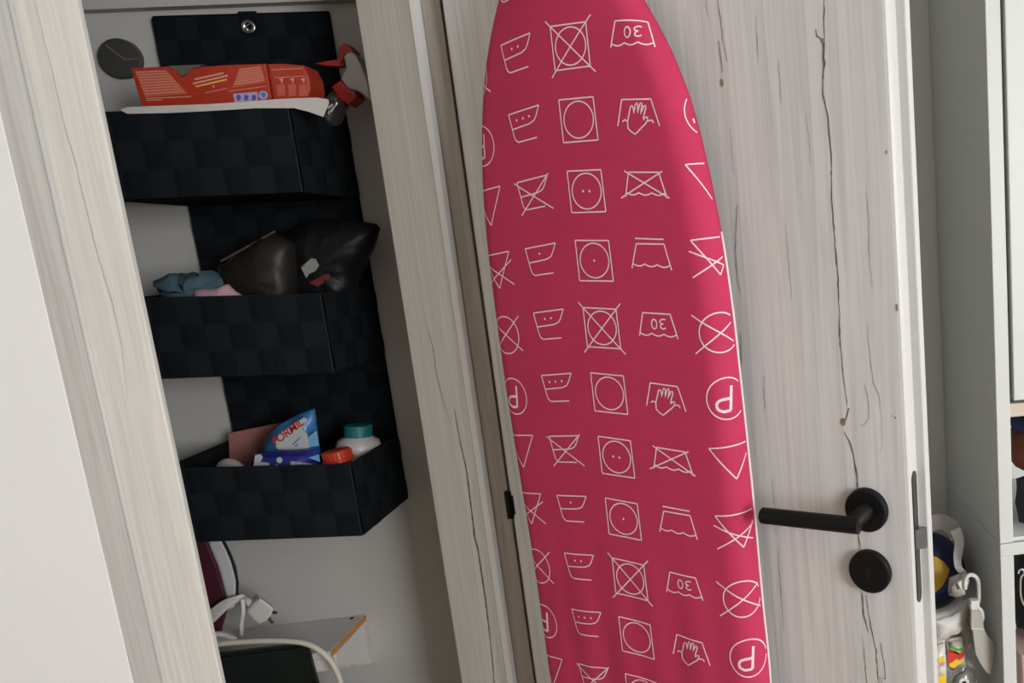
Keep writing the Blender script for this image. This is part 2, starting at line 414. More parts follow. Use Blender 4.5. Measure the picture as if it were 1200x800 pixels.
# handle, escutcheon, latch
ROS = [(0, -0.0002), (0.0262, -0.0002), (0.0262, 0.006), (0.0252, 0.0075), (0.0235, 0.0085), (0, 0.0085)]
hz, kz = 1.0545, 0.9785
h = obj('door_handle', lathe(ROS, (0.002, 0, hz), (0, -1, 0), 48), M_BLACK, door)
lev = [(0.002, -0.006, hz), (0.002, -0.040, hz - 0.0005)]
obj('lever_neck', lathe([(0, -0.006), (0.0118, -0.006), (0.0118, 0.006), (0.0098, 0.009), (0.0095, 0.046), (0, 0.046)], (0.002, 0, hz), (0, -1, 0), 24), M_BLACK, h, True)
bm = tube([(0.0105, -0.0475, hz - 0.001), (0.004, -0.0478, hz - 0.001), (-0.060, -0.0480, hz - 0.0015), (-0.1115, -0.0480, hz - 0.002), (-0.1130, -0.0480, hz - 0.002)], [0.0094, 0.0096, 0.0096, 0.0096, 0.0082], 24)
obj('lever', bm, M_BLACK, h)
k = obj('keyhole_cover', lathe(ROS, (0.002, 0, kz), (0, -1, 0), 48), M_BLACK, door)
bm = lathe([(0, 0.0086), (0.0034, 0.0086), (0.0034, 0.0092), (0, 0.0092)], (0.001, 0, kz + 0.004), (0, -1, 0), 16)
add_box(bm, -0.0008, 0.0028, -0.0092, -0.0086, kz - 0.0095, kz + 0.003)
obj('keyhole', bm, M_HOLE, k)
bm = bmesh.new()
pl = [(0.016 + 0.0075 * math.cos(t), 1.0935 + 0.0075 * math.sin(t)) for t in [i * math.pi / 8 for i in range(9)]] + [(0.016 + 0.0075 * math.cos(t), 0.949 + 0.0075 * math.sin(t)) for t in [math.pi + i * math.pi / 8 for i in range(9)]]
add_prism(bm, [(U1 + 0.0002, y - 0.004, z) for y, z in pl], (0.0010, 0, 0))
p_ = obj('latch_plate', bm, M_PLATE, door)
obj('latch_bolt', prism([(U1 + 0.001, 0.0065, 1.0085), (U1 + 0.011, 0.0135, 1.0085), (U1 + 0.011, 0.0185, 1.0085), (U1 + 0.001, 0.0185, 1.0085)], (0, 0, 0.0240)), M_STEEL, p_)
hg = obj('door_hinge', tube([(U0 - 0.006, -0.001, 0.980), (U0 - 0.006, -0.001, 1.022)], 0.0055, 14), M_BLACK, door)
obj('hinge_leaf', box(U0 - 0.006, U0 + 0.003, -0.0012, 0.004, 0.986, 1.016), M_BLACK, hg)

# ------------------------------------------------------------------ ironing board in front of the door
BC = -0.3215
bx, by = (DL @ Vector((BC, 0, 0))).xy
ib = thing('ironing_board', 'tall ironing board in a hot pink cover printed with care symbols, leaning on the door', 'ironing board', (bx, by, 0), DOOR_A)
OFFB, RHO = 0.030, 0.030
LT = [(-0.900, -0.36), (-0.893, -0.44), (-0.86, -0.482), (-0.80, -0.494), (-0.614, -0.4985), (-0.456, -0.5000), (-0.354, -0.5030), (-0.256, -0.5065), (-0.148, -0.5090), (-0.044, -0.5085), (0.056, -0.5045), (0.152, -0.4905), (0.232, -0.4680), (0.3056, -0.4315), (0.345, -0.400), (0.365, -0.370), (0.373, -0.340)]
RT = [(-0.900, -0.28), (-0.893, -0.20), (-0.86, -0.150), (-0.80, -0.138), (-0.532, -0.1325), (-0.443, -0.1345), (-0.335, -0.1355), (-0.252, -0.1370), (-0.162, -0.1395), (-0.083, -0.1420), (0.007, -0.1485), (0.091, -0.1600), (0.160, -0.1745), (0.220, -0.1965), (0.264, -0.2190), (0.3056, -0.243), (0.345, -0.275), (0.365, -0.303), (0.373, -0.330)]
def interp(T, z):
    if z <= T[0][0]: return T[0][1]
    for i in range(len(T) - 1):
        if z <= T[i + 1][0]:
            z0, a = T[i]; z1, b = T[i + 1]; t = (z - z0) / (z1 - z0)
            m0 = (T[i + 1][1] - T[i - 1][1]) / (T[i + 1][0] - T[i - 1][0]) if i > 0 else (b - a) / (z1 - z0)
            m1 = (T[i + 2][1] - a) / (T[i + 2][0] - z0) if i + 2 < len(T) else (b - a) / (z1 - z0)
            h_ = z1 - z0
            return (2*t**3-3*t*t+1)*a + (t**3-2*t*t+t)*h_*m0 + (-2*t**3+3*t*t)*b + (t**3-t*t)*h_*m1
    return T[-1][1]
def edges(z):
    l, r = interp(LT, z), interp(RT, z); return l, r, min(RHO, 0.45 * (r - l))
def fold(u, z):     # shallow creases of the loose cloth towards the lower end
    k = min(1.0, max(0.0, (-0.30 - z) / 0.25))
    return 0.0011 * k * (math.sin((u + 0.02 * z) * 105) + 0.6 * math.sin(u * 61 + 1.3))
def crown(s, l, r):
    t = (2 * s - l - r) / (r - l); return 0.007 * (1 - t * t)
def cover_at(s, z, lift=0.0):
    """print coordinate s (arc length across the board) and height z (camera-relative) -> board-local point, None past the rim"""
    l, r, rho = edges(z)
    if s > r - rho:
        th = (s - (r - rho)) / rho
        if th > 1.52: return None
        return Vector((r - rho + (rho + lift) * math.sin(th) - BC, -(OFFB + (rho + lift) * math.cos(th)), z + CAM_H))
    if s < l + rho:
        th = ((l + rho) - s) / rho
        if th > 1.52: return None
        return Vector((l + rho - (rho + lift) * math.sin(th) - BC, -(OFFB + (rho + lift) * math.cos(th)), z + CAM_H))
    e = min(1.0, (s - l - rho) / 0.02, (r - rho - s) / 0.02)
    return Vector((s - BC, -(OFFB + rho + lift + crown(s, l + rho, r - rho) + fold(s, z) * max(0, e)), z + CAM_H))
bm = bmesh.new(); rows = []
zs = [-0.9 + i * 0.010 for i in range(127)] + [0.366, 0.371, 0.373]
for z in zs:
    l, r, rho = edges(z); row = [bm.verts.new((l - BC, -(OFFB - 0.004), z + CAM_H))]
    A = [l + rho - rho * 1.519 * (1 - i / 7) for i in range(7)]
    B = [l + rho + (r - l - 2 * rho) * i / 40 for i in range(41)]
    C = [r - rho + rho * 1.519 * (i + 1) / 7 for i in range(7)]
    row += [bm.verts.new(cover_at(s, z)) for s in A + B + C]
    row.append(bm.verts.new((r - BC, -(OFFB - 0.004), z + CAM_H)))
    rows.append(row)
for A, B in zip(rows, rows[1:]):
    for i in range(len(A) - 1): bm.faces.new((A[i], A[i + 1], B[i + 1], B[i]))
for row in (rows[0], rows[-1]):
    bm.faces.new(row)
bm.faces.new([r_[0] for r_ in rows] + [r_[-1] for r_ in reversed(rows)])
cover = obj('cover', bm, M_PINK, ib, True)
for T in (LT, RT):
    pts = [(interp(T, z) - BC, -(OFFB - 0.003), z + CAM_H) for z in [-0.89 + 0.02 * i for i in range(46)]]
    obj('cover_hem', tube(pts, 0.0016, 8), M_HEM, ib, True)
obj('board_underside', prism([(interp(LT, z) - BC + 0.004, -0.020, z + CAM_H) for z in zs[::4]] + [(interp(RT, z) - BC - 0.004, -0.020, z + CAM_H) for z in reversed(zs[::4])], (0, -0.007, 0)), M_GREYM, ib)
for du in (-0.11, 0.11):
    obj('leg', tube([(du, -0.0095, 1.25), (du * 1.1, -0.0095, 0.45), (du * 1.3, -0.0095, 0.0)], 0.008, 10), M_GREYM, ib, True)
obj('foot_bar', tube([(-0.19, -0.0095, 0.0085), (0.19, -0.0095, 0.0085)], 0.0085, 10), M_GREYM, ib, True)

# printed care symbols: strokes in millimetres round the symbol's centre
def arc(cx, cz, rx, rz, a0, a1, n=40):
    return [(cx + rx * math.cos(R_(a0 + (a1 - a0) * i / n)), cz + rz * math.sin(R_(a0 + (a1 - a0) * i / n))) for i in range(n + 1)]
def dot(x, z, r=1.5): return ('dot', x, z, r)
def wave(p, q, n=3, amp=2.6):
    out = []
    for i in range(37):
        t = i / 36; out.append((p[0] + (q[0] - p[0]) * t, p[1] + (q[1] - p[1]) * t - amp * abs(math.sin(math.pi * n * t)) + amp * 0.55))
    return out
SQ = [(-27.2, 24.4), (23.4, 21.4), (24.0, -26.6), (-27.4, -24.2), (-27.2, 24.4)]
EL = arc(-1.2, -1.1, 21.8, 20.6, 0, 360, 48)
def dryer(kind):
    s = [SQ, EL]
    if kind == 0: s += [[(-34.0, 31.0), (30.5, -33.5)], [(30.5, 28.0), (-33.5, -31.5)]]
    if kind == 2: s += [dot(-6.3, -0.6), dot(3.4, -1.4)]
    if kind == 3: s += [dot(-1.2, -1.1)]
    return s
IR = [[(-25.4, 18.6), (28, 23), (21.5, 11.5), (17.5, 6.8), (9.5, 3.9), (-22.2, 0.4)], [(-25.4, 18.6), (-19.5, -9.2), (-17.5, -13), (-13.3, -15.4), (19, -13.2)]]
def iron(kind):
    s = list(IR)
    if kind == 2: s += [[(-31, 18), (32, -17)], [(30, 25), (-24, -22)]]
    for d in {0: (-6, 5), 1: (-12, -1, 10), 3: (-1,)}.get(kind, ()): s.append(dot(d, 11.5 + d * 0.09))
    return s
DIG0 = arc(-6.6, 2.6, 3.6, 5.6, 0, 360, 24)
DIG3 = [(9.6, 7.4), (5.6, 8.2), (1.6, 6.6), (1.9, 3.6), (6.0, 2.6), (2.6, 1.6), (1.8, -1.6), (5.4, -3.4), (9.4, -2.2)]
HAND = [[(-22.5, -10.5), (-19, -8.6), (-15.6, -10.8)], [(11.0, -13.5), (15.5, -12.8), (18.2, -16.2)],
        [(-15.6, -10.8), (-15.8, -18.5), (-12, -22.6), (-7.0, -25.8), (-4.2, -24.2), (1.5, -20.0), (7.0, -16.5), (10.6, -12.5), (11.0, -9.4), (9.0, -8.8), (5.0, -11.6), (5.6, -9.0),
         (9.8, 1.2), (9.6, 3.4), (7.4, 3.2), (2.2, -5.2), (5.2, 4.6), (4.6, 6.8), (2.6, 6.4), (-1.6, -3.4), (-0.2, 5.2), (-1.4, 7.6), (-3.4, 6.2), (-6.0, -3.4), (-6.6, 3.6), (-8.2, 5.4), (-10.2, 4.0), (-12.6, -3.0), (-15.6, -10.8)]]
def tub(kind):
    if kind == 0: s = [[(-28.9, -11), (-21.1, 16.5), (16.5, 13.7), (24, -15.4)], wave((-27.8, -8.5), (22.2, -12.2)), DIG0, DIG3]
    elif kind == 1: s = [[(-29.2, -14.6), (-20.7, 13.5), (17.1, 9.5), (25.3, -20.5)]] + HAND
    elif kind == 2: s = [[(-28.3, -12.2), (-21.2, 15), (18.9, 11.3), (26.8, -18)], wave((-26.8, -8.6), (24.5, -13.6)), [(-34.7, -13), (23.6, 12)], [(-26.6, 17), (30.1, -18.3)]]
    else: s = [[(-29.6, -12.4), (-20.3, 15.4), (17.2, 12.8), (24.2, -17.3)], wave((-28.2, -8.2), (22.6, -13.2)), [(-21.2, 21.6), (17.2, 18.2)]]
    return s
PST = [('bold', [(8.4, 2.5), (5.2, -26.4), (-4.0, -27.0), (-9.6, -24.0), (-11.0, -19.0), (-9.0, -14.5), (-4.0, -12.6), (6.8, -12.0)])]
def side(kind, right):
    if kind == 0:
        return [arc(2, -10.5, 24.8, 24.8, 0, 360, 48), [(31, 15), (-26, -33)], [(-27, 10), (31.5, -31)]] if not right else [arc(-4, -10, 25, 23, 0, 360, 48), [(-37, 12), (26, -31)], [(-36, -33), (28, 12)]]
    if kind == 1:
        dz = 0 if not right else 6; dx = 0 if not right else 8
        return [arc(1.6 - 0.5 * dx, -12 + dz, 24.6, 24.6, 0, 360, 48), ('bold', [(x - 0.6 * dx, z + dz) for x, z in PST[0][1]])]
    if kind == 2: return [[(-27, 13), (28.3, 17.4), (1.2, -29.9), (-27, 13)]] if not right else [[(-30, 17), (26, 20), (0.5, -22), (-30, 17)]]
    return [[(-27, 12), (29, 17), (1.6, -30), (-27, 12)], [(-27, 5), (31.7, -25.6)], [(31.4, 6.2), (-25, -28)]] if not right else [[(-30, 15), (27, 18), (2, -26), (-30, 15)], [(-33, 3), (28, -24)], [(29, 6), (-31, -27)]]
def symbol(name, strokes, cu, cz, wid=0.00165):
    b_ = bmesh.new()
    for st in strokes:
        if st[0] == 'dot':
            c = (cu + st[1] / 1000, cz + st[2] / 1000); n = 10
            vs = [cover_at(c[0] + st[3] / 1000 * math.cos(2 * math.pi * i / n), c[1] + st[3] / 1000 * math.sin(2 * math.pi * i / n), 0.0006) for i in range(n)]
            if None not in vs: b_.faces.new([b_.verts.new(v) for v in vs])
            continue
        wd = wid
        if st[0] == 'bold': st = st[1]; wd = wid * 2.1
        for i in range(len(st) - 1 if len(st) < 20 else 1):      # short polylines stroke by stroke, curves in one run
            seg = st[i:i + 2] if len(st) < 20 else st
            pts = densify([(cu + x / 1000, cz + z / 1000) for x, z in seg], 0.004)
            ribbon2(b_, pts, wd, lambda a, b: cover_at(a, b, 0.0005 + 0.00002 * i))
    if not b_.verts: b_.free(); return
    return obj(name, b_, M_PRINT, cover, normals=False)
for kk in range(-1, 14):
    zc = 0.232 - 0.0815 * kk; q = kk % 4
    symbol(('crossed_dryer_symbol', 'dryer_symbol', 'dryer_symbol', 'dryer_symbol')[q], dryer(q), -0.3040, zc)
    symbol(('iron_symbol', 'iron_symbol', 'crossed_iron_symbol', 'iron_symbol')[q], iron(q), -0.3918, zc)
    symbol(('wash_tub_symbol', 'hand_wash_symbol', 'crossed_wash_tub_symbol', 'wash_tub_symbol')[q], tub(q), -0.2215, zc)
    for cu, rt in ((-0.4775, False), (-0.1400, True)):
        symbol(('crossed_circle_symbol', 'circled_letter_symbol', 'triangle_symbol', 'crossed_triangle_symbol')[q], side(q, rt), cu, zc)

# ------------------------------------------------------------------ hanging woven organiser in the niche
XL, XR = -0.921, -0.637
hang = thing('hanging_organizer', 'dark navy woven hanging organiser with three open baskets on the niche wall', 'organizer', ((XL + XR) / 2, NB, 0.92))
def in_hang(o): return under(o, hang)
CELL = 0.0368
SHEAR = [0.0]
def droop(b_):
    for v in b_.verts: v.co.z -= SHEAR[0] * (v.co.x + H0.x - XL) / (XR - XL)
def strips(parent, origin, du, dv, wdt, hgt, nrm):
    """broad flat bands woven over and under each other across a panel"""
    origin, du, dv, nrm = Vector(origin), Vector(du), Vector(dv), Vector(nrm)
    nc = max(1, round(wdt / CELL)); nr = max(1, round(hgt / CELL)); cw, ch = wdt / nc, hgt / nr; A = 0.0013
    def band(along, across, n_al, cal, cac, i, par, m_):
        b_ = bmesh.new(); prev = None
        for j in range(n_al * 4 + 1):
            t = j / 4; h_ = A * math.cos(math.pi * (t - 0.5)) if False else 0
            cell = min(n_al - 1, int(t)); frac = t - cell
            sgn = 1 if (cell + i + par) % 2 == 0 else -1
            edge = min(frac, 1 - frac) if 0 < t < n_al else 0.0
            h_ = sgn * A * min(1.0, edge * 4.0)
            c = origin + along * (t * cal) + nrm * (0.0022 + h_)
            a, d = c + across * (i * cac + 0.0006), c + across * ((i + 1) * cac - 0.0006)
            cur = (b_.verts.new(a), b_.verts.new(d))
            if prev: b_.faces.new((prev[0], prev[1], cur[1], cur[0]))
            prev = cur
        droop(b_)
        o = obj('woven_strip', b_, m_, None, normals=False)
        o.parent = parent
    for i in range(nc): band(dv, du, nr, ch, cw, i, 0, M_WEAVE_A)
    for i in range(nr): band(du, dv, nc, cw, ch, i, 1, M_WEAVE_B)
zt = 1.818
H0 = hang.location.copy()
bp = obj('back_panel', box(XL - hang.location.x, XR - hang.location.x, -0.008, -0.002, 0.0, zt - 0.92, 0.002), M_WEAVE_C, hang)
strips(bp, Vector((XL, NB - 0.008, 1.062)) - H0, (1, 0, 0), (0, 0, 1), XR - XL, zt - 1.066, (0, -1, 0))
YF = 1.302
for zb, ztop, SHEAR[0] in ((1.497, 1.6255, 0.004), (1.217, 1.345, 0.014), (0.942, 1.0675, 0.022)):
    b_ = bmesh.new(); T = 0.004
    add_box(b_, XL, XR, YF, YF + T, zb, ztop)
    add_box(b_, XL, XL + T, YF, NB - 0.009, zb, ztop); add_box(b_, XR - T, XR, YF, NB - 0.009, zb, ztop)
    add_box(b_, XL, XR, YF, NB - 0.009, zb, zb + T)
    bmesh.ops.translate(b_, verts=b_.verts, vec=-H0)
    droop(b_); tier = obj('basket', b_, M_WEAVE_C, hang)
    strips(tier, Vector((XL, YF, zb)) - H0, (1, 0, 0), (0, 0, 1), XR - XL, ztop - zb, (0, -1, 0))
    strips(tier, Vector((XR, YF, zb)) - H0, (0, 1, 0), (0, 0, 1), NB - 0.009 - YF, ztop - zb, (1, 0, 0))
    strips(tier, Vector((XL + T, YF, zb)) - H0, (0, 1, 0), (0, 0, 1), NB - 0.009 - YF, ztop - zb, (1, 0, 0))
    b_ = tube([Vector((XR + 0.0005, YF - 0.002, zb)) - H0, Vector((XR + 0.0005, YF - 0.002, ztop)) - H0], 0.0009, 6); droop(b_)
    obj('corner_seam', b_, M_SEAM, tier)
    b_ = tube([Vector(p) - H0 for p in ((XL, NB - 0.012, ztop), (XL, YF, ztop), (XR, YF, ztop), (XR, NB - 0.012, ztop))], 0.0022, 6); droop(b_)
    obj('rim_binding', b_, M_WEAVE_A, tier)
p = at(292, 32, NB - 0.012)
gr = in_hang(obj('hanging_eyelet', lathe([(0.004, 0.0), (0.0105, 0.0), (0.0125, 0.002), (0.0105, 0.0045), (0.006, 0.003), (0.004, 0.0)], p, (0, -1, 0), 28), M_CHROME, smooth=True))
o = obj('hook_pin', lathe([(0, 0.0), (0.0042, 0.0), (0.0042, 0.010), (0.006, 0.0125), (0.003, 0.015), (0, 0.0155)], p, (0, -1, 0), 20), M_CHROME, smooth=True)
o.parent = gr; o.matrix_parent_inverse = Matrix.Translation(-H0)
gr.matrix_parent_inverse = Matrix.Translation(-H0)
in_hang(obj('eyelet_tab', box(p.x - 0.015, p.x + 0.015, NB - 0.0122, NB - 0.0075, p.z - 0.014, zt + 0.002, 0.002), M_WEAVE_B))

# ------------------------------------------------------------------ things in the top basket
M_ORANGE = mat('orange_red_carton', (0.35, 0.027, 0.011), 0.45)
M_PALE = mat('pale_print', (0.55, 0.25, 0.17), 0.7)
M_PALE2 = mat('tint_print', (0.45, 0.085, 0.055), 0.7)
M_YELL = mat('yellow_print', (0.62, 0.34, 0.06), 0.7)
M_CARDIN = mat('grey_card_inside', (0.10, 0.09, 0.07), 0.9)
M_LILAC = mat('lilac_print', (0.36, 0.31, 0.52), 0.6)
M_VIO = mat('violet_print', (0.10, 0.06, 0.30), 0.6)
M_SHEET_GLINT = mat('white_sheet_and_glint', (0.48, 0.45, 0.44), 0.5, var=0.05, vscale=30)
YC = 1.322
carton = thing('detergent_carton', 'torn orange-red carton lying across the top woven basket', 'carton', at(255, 128, YC))
def in_c(o): return under(o, carton)
front = [(153, 80), (195, 77.5), (203, 84), (210, 91), (216, 89), (224, 81), (232, 78.5), (265, 76), (311, 74.5), (318, 117), (250, 124.5), (173, 129), (165, 121)]
in_c(obj('carton_body', slab(front, YC, YC + 0.055, 0.0012), M_ORANGE))
in_c(obj('carton_end', slab([(312, 74.5), (330, 74), (355, 76), (362, 90), (364, 104), (361, 114), (345, 118), (319, 117)], YC + 0.002, YC + 0.050, 0.004), M_ORANGE))
in_c(obj('torn_opening', slab([(197, 77), (240, 75.5), (226, 80), (217, 88), (210, 90), (204, 84)], YC + 0.012, YC + 0.05), M_CARDIN))
def print_lines(name, lines, m_, wid, Y, root):
    b_ = bmesh.new()
    for (x0, y0, x1, y1) in lines:
        a, d = at(x0, y0, Y), at(x1, y1, Y)
        ribbon2(b_, [(a.x, a.z), (d.x, d.z)], wid, lambda u, v: Vector((u, Y, v)))
    return under(obj(name, b_, m_, normals=False), root)
def print_poly(name, px, m_, Y, root):
    b_ = bmesh.new(); b_.faces.new([b_.verts.new(at(x, y, Y)) for x, y in px]); return under(obj(name, b_, m_, normals=False), root)
print_poly('text_panel', [(158, 83), (195, 82), (220, 110), (170, 114)], M_PALE2, YC - 0.0004, carton)
print_lines('fine_text', [(159 + i * 1.35, 84.5 + i * 3.2, 195 + i * 2.6, 83 + i * 3.0) for i in range(9)], M_PALE, 0.0011, YC - 0.0007, carton)
print_lines('fine_text', [(171, 115.5, 224, 113), (172, 117.5, 190, 116.8)], M_PALE, 0.0013, YC - 0.0007, carton)
print_lines('slogan', [(228, 93, 262, 85.5), (226, 98, 267, 88.5)], M_PALE, 0.0028, YC - 0.0007, carton)
print_lines('slogan', [(229, 101.5, 266, 93)], M_YELL, 0.0026, YC - 0.0007, carton)
print_lines('fine_text', [(240, 109, 266, 103.5), (268, 107, 312, 101)], M_PALE, 0.0010, YC - 0.0007, carton)
print_poly('arrow_mark', [(248, 100.5), (252, 99.8), (250.6, 103.5)], M_PALE, YC - 0.0007, carton)
print_poly('text_panel', [(281, 80), (305, 77), (311, 96), (272, 103)], M_PALE2, YC - 0.0004, carton)
print_lines('fine_text', [(280 - i * 0.9, 82 + i * 2.8, 306 + i * 0.7, 78.5 + i * 2.5) for i in range(7)], M_PALE, 0.0010, YC - 0.0007, carton)
print_poly('pictogram_strip', [(273, 110), (301.5, 107.5), (302.5, 117.5), (275, 119.5)], M_LILAC, YC - 0.0005, carton)
for x in (277, 286, 295):
    print_poly('pictogram', [(x, 111.5), (x + 4, 111), (x + 5.5, 114), (x + 3, 118), (x + 0.5, 117)], M_VIO, YC - 0.0008, carton)
c = [(308.5 + 5.6 * math.cos(t * math.pi / 8), 111.5 + 5.2 * math.sin(t * math.pi / 8)) for t in range(16)]
print_poly('round_mark', c, M_LILAC, YC - 0.0005, carton)
print_poly('round_mark', [(305, 110), (309, 107.5), (312, 111), (309, 115)], mat('blue_print', (0.06, 0.16, 0.45), 0.6), YC - 0.0008, carton)
print_lines('fine_text', [(318, 82, 354, 80), (322, 91, 358, 89)], M_PALE, 0.0010, YC + 0.0012, carton)
for x in (329.5, 342.5, 355):
    print_poly('step_mark', [(x - 2, 91.8), (x + 2.4, 91.4), (x + 2.0, 94.5), (x + 1.4, 97.2), (x - 0.2, 97.3), (x - 0.3, 94.4), (x - 2, 94)], M_PALE, YC + 0.0010, carton)
    print_poly('text_panel', [(x - 5, 99), (x + 4, 98.5), (x + 5, 112), (x - 4, 113)], M_PALE2, YC + 0.0014, carton)
sheet = obj('plastic_sheet', slab([(142, 129), (150, 125.5), (250, 122), (330, 116), (372, 114.5), (385, 116.5), (386, 121), (379, 137), (362, 131), (345, 126.8), (300, 127), (250, 130), (200, 132.5), (150, 133.5)], YF - 0.0045, YF - 0.0062), M_SHEET_GLINT)
tag(sheet, 'crumpled white plastic sheet over the rim of the top basket', 'plastic sheet')
M_SPRAYW = mat('white_spray_head', (0.50, 0.475, 0.485), 0.4)
M_SPRAYR = mat('red_spray_trigger', (0.38, 0.020, 0.012), 0.4)
M_CLEAR = mat('smoky_clear_bottle', (0.10, 0.10, 0.10), 0.12, trans=0.6, spec=0.6)
YS = 1.43
sp = thing('spray_bottle', 'spray bottle with red trigger and white head in the top basket', 'bottle', at(400, 190, YS))
def in_s(o): return under(o, sp)
in_s(obj('nozzle', slab([(396, 64), (397, 54), (403, 50.5), (408, 52), (415, 60), (404, 64), (401, 72), (397, 74)], YS - 0.012, YS + 0.014, 0.003), M_SPRAYR))
in_s(obj('trigger', slab([(367, 74.5), (380, 71.5), (396, 69), (402, 68), (403, 77), (396, 78), (382, 77)], YS - 0.007, YS + 0.007, 0.002), M_SPRAYR))
in_s(obj('spray_head', slab([(402, 66), (406, 61), (412, 60), (417, 65), (424, 78), (431, 95), (434, 117), (428, 113), (418, 106), (409, 105), (404, 100), (399, 92), (405, 80)], YS - 0.017, YS + 0.018, 0.004), M_SPRAYW))
in_s(obj('collar', slab([(387, 101), (398, 93), (409, 104), (416, 107), (418, 114), (407, 123), (396, 117)], YS - 0.018, YS + 0.019, 0.005), M_SPRAYR))
c0, c1 = at(402, 111, YS), at(372, 150, YS); ax = (c1 - c0).normalized()
in_s(obj('bottle_body', lathe([(0, 0.004), (0.016, 0.004), (0.017, 0.018), (0.022, 0.032), (0.023, 0.044), (0.021, 0.056), (0, 0.058)], c0, ax, 28), M_CLEAR, smooth=True))
b_ = bmesh.new()  # glints on the clear bottle, painted as pale strokes
for (x0, y0, x1, y1) in ((384, 127, 390, 122), (388, 131, 391, 125), (385, 134, 387, 129)):
    a, d = at(x0, y0, YS - 0.034), at(x1, y1, YS - 0.034); ribbon2(b_, [(a.x, a.z), (d.x, d.z)], 0.003, lambda u, v: Vector((u, YS - 0.034, v)))
in_s(obj('painted_glints', b_, M_SHEET_GLINT, normals=False))

# ------------------------------------------------------------------ things in the middle basket
M_TEAL = mat('teal_cloth', (0.040, 0.080, 0.110), 0.9, bump=0.4, bscale=300, var=0.2, vscale=40)
M_PINKC = mat('pale_pink_cloth', (0.38, 0.235, 0.28), 0.9, bump=0.3, bscale=300)
M_BAG = mat('black_shiny_bag', (0.006, 0.0055, 0.006), 0.45, spec=0.2, bump=0.5, bscale=60)
M_BAGB = mat('dark_brown_pouch', (0.012, 0.010, 0.008), 0.45, spec=0.25, bump=0.3, bscale=50)
cl = obj('cloth', puffy([(190, 330), (198, 323), (206, 322), (220, 321), (226, 318), (236, 323), (247, 316), (256, 320), (270, 334), (272, 362), (200, 362), (198, 345)], 1.325, 1.40, 0.0055, step=0.009, seed=3), M_TEAL, smooth=True)
tag(cl, 'crumpled teal blue cloth poking over the middle basket rim', 'cloth')
cl = obj('cloth', puffy([(228, 340), (255, 338), (262, 334), (268, 333), (276, 341), (292, 352), (290, 366), (228, 366)], 1.310, 1.335, 0.0015, edge=0.6, step=0.010, seed=5), M_PINKC, smooth=True)
tag(cl, 'pale pink cloth tucked in front of the teal cloth', 'cloth')
bag = thing('plastic_pouch', 'dark brown plastic pouch leaning in the middle basket', 'pouch', at(300, 360, 1.38))
under(obj('pouch_body', puffy([(258, 312), (300, 282), (322, 270), (345, 285), (348, 330), (346, 368), (262, 368), (262, 340)], 1.345, 1.40, 0.002, edge=0.6, seed=8), M_BAGB, smooth=True), bag)
a, d = at(259, 306, 1.36), at(322, 271, 1.36)
under(obj('pouch_seam', tube([a, a.lerp(d, 0.5), d], 0.0016, 6), mat('copper_seam', (0.10, 0.055, 0.04), 0.5)), bag)
bag = thing('plastic_bag', 'shiny black plastic bag standing tall at the end of the middle basket', 'bag', at(390, 360, 1.43))
under(obj('bag_body', puffy([(330, 276), (352, 262), (380, 256), (405, 258), (430, 260), (441, 263), (445, 267), (440, 282), (430, 302), (420, 320), (418, 345), (415, 368), (335, 368), (332, 320)], 1.385, 1.455, 0.0035, edge=0.55, seed=9), M_BAG, smooth=True), bag)
print_poly('red_print', [(352, 312), (366, 302), (372, 306), (356, 320)], mat('dark_red_print', (0.13, 0.012, 0.012), 0.6), 1.383, bag)
print_poly('white_print', [(353, 314), (364, 303), (370, 303), (374, 311), (370, 317), (362, 321), (359, 326), (356, 320)], mat('grey_white_print', (0.22, 0.235, 0.22), 0.6), 1.3822, bag)
print_poly('red_print', [(362, 331), (385, 320), (388, 326), (372, 336)], mat('dark_red_print', (0.13, 0.012, 0.012), 0.6), 1.383, bag)

# ------------------------------------------------------------------ things in the bottom basket
M_CARDP = mat('dusty_pink_card', (0.30, 0.115, 0.105), 0.85)
M_BLUE = mat('deep_blue_packet', (0.022, 0.026, 0.21), 0.35)
M_SKY = mat('sky_blue_packet', (0.028, 0.13, 0.32), 0.35, var=0.5, vscale=35)
M_PACKW = mat('packet_white', (0.42, 0.44, 0.45), 0.5)
M_RED = mat('red_lettering', (0.42, 0.022, 0.015), 0.5)
M_TEALCAP = mat('teal_cap', (0.008, 0.12, 0.125), 0.4)
M_ORCAP = mat('orange_red_cap', (0.42, 0.036, 0.014), 0.4)
card = obj('card', slab([(268, 507.5), (331, 495), (320, 570), (270, 572)], 1.452, 1.458), M_CARDP)
tag(card, 'dusty pink card standing at the back of the bottom basket', 'card')
pk = thing('detergent_packet', 'blue detergent packet with red lettering in the bottom basket', 'packet', at(340, 560, 1.37))
under(obj('packet_back', puffy([(312, 512), (328, 496), (352, 484), (369, 478.5), (372, 505), (375, 530), (375, 566), (306, 566), (308, 526)], 1.375, 1.405, 0.0008, edge=0.75, step=0.015, seed=4), M_SKY, smooth=True), pk)
YP = 1.3735
print_poly('white_patch', [(322, 521), (327, 508), (345, 496), (356, 489), (361, 491), (354, 503), (360, 508), (363, 525), (340, 527), (325, 526)], M_PACKW, YP, pk)
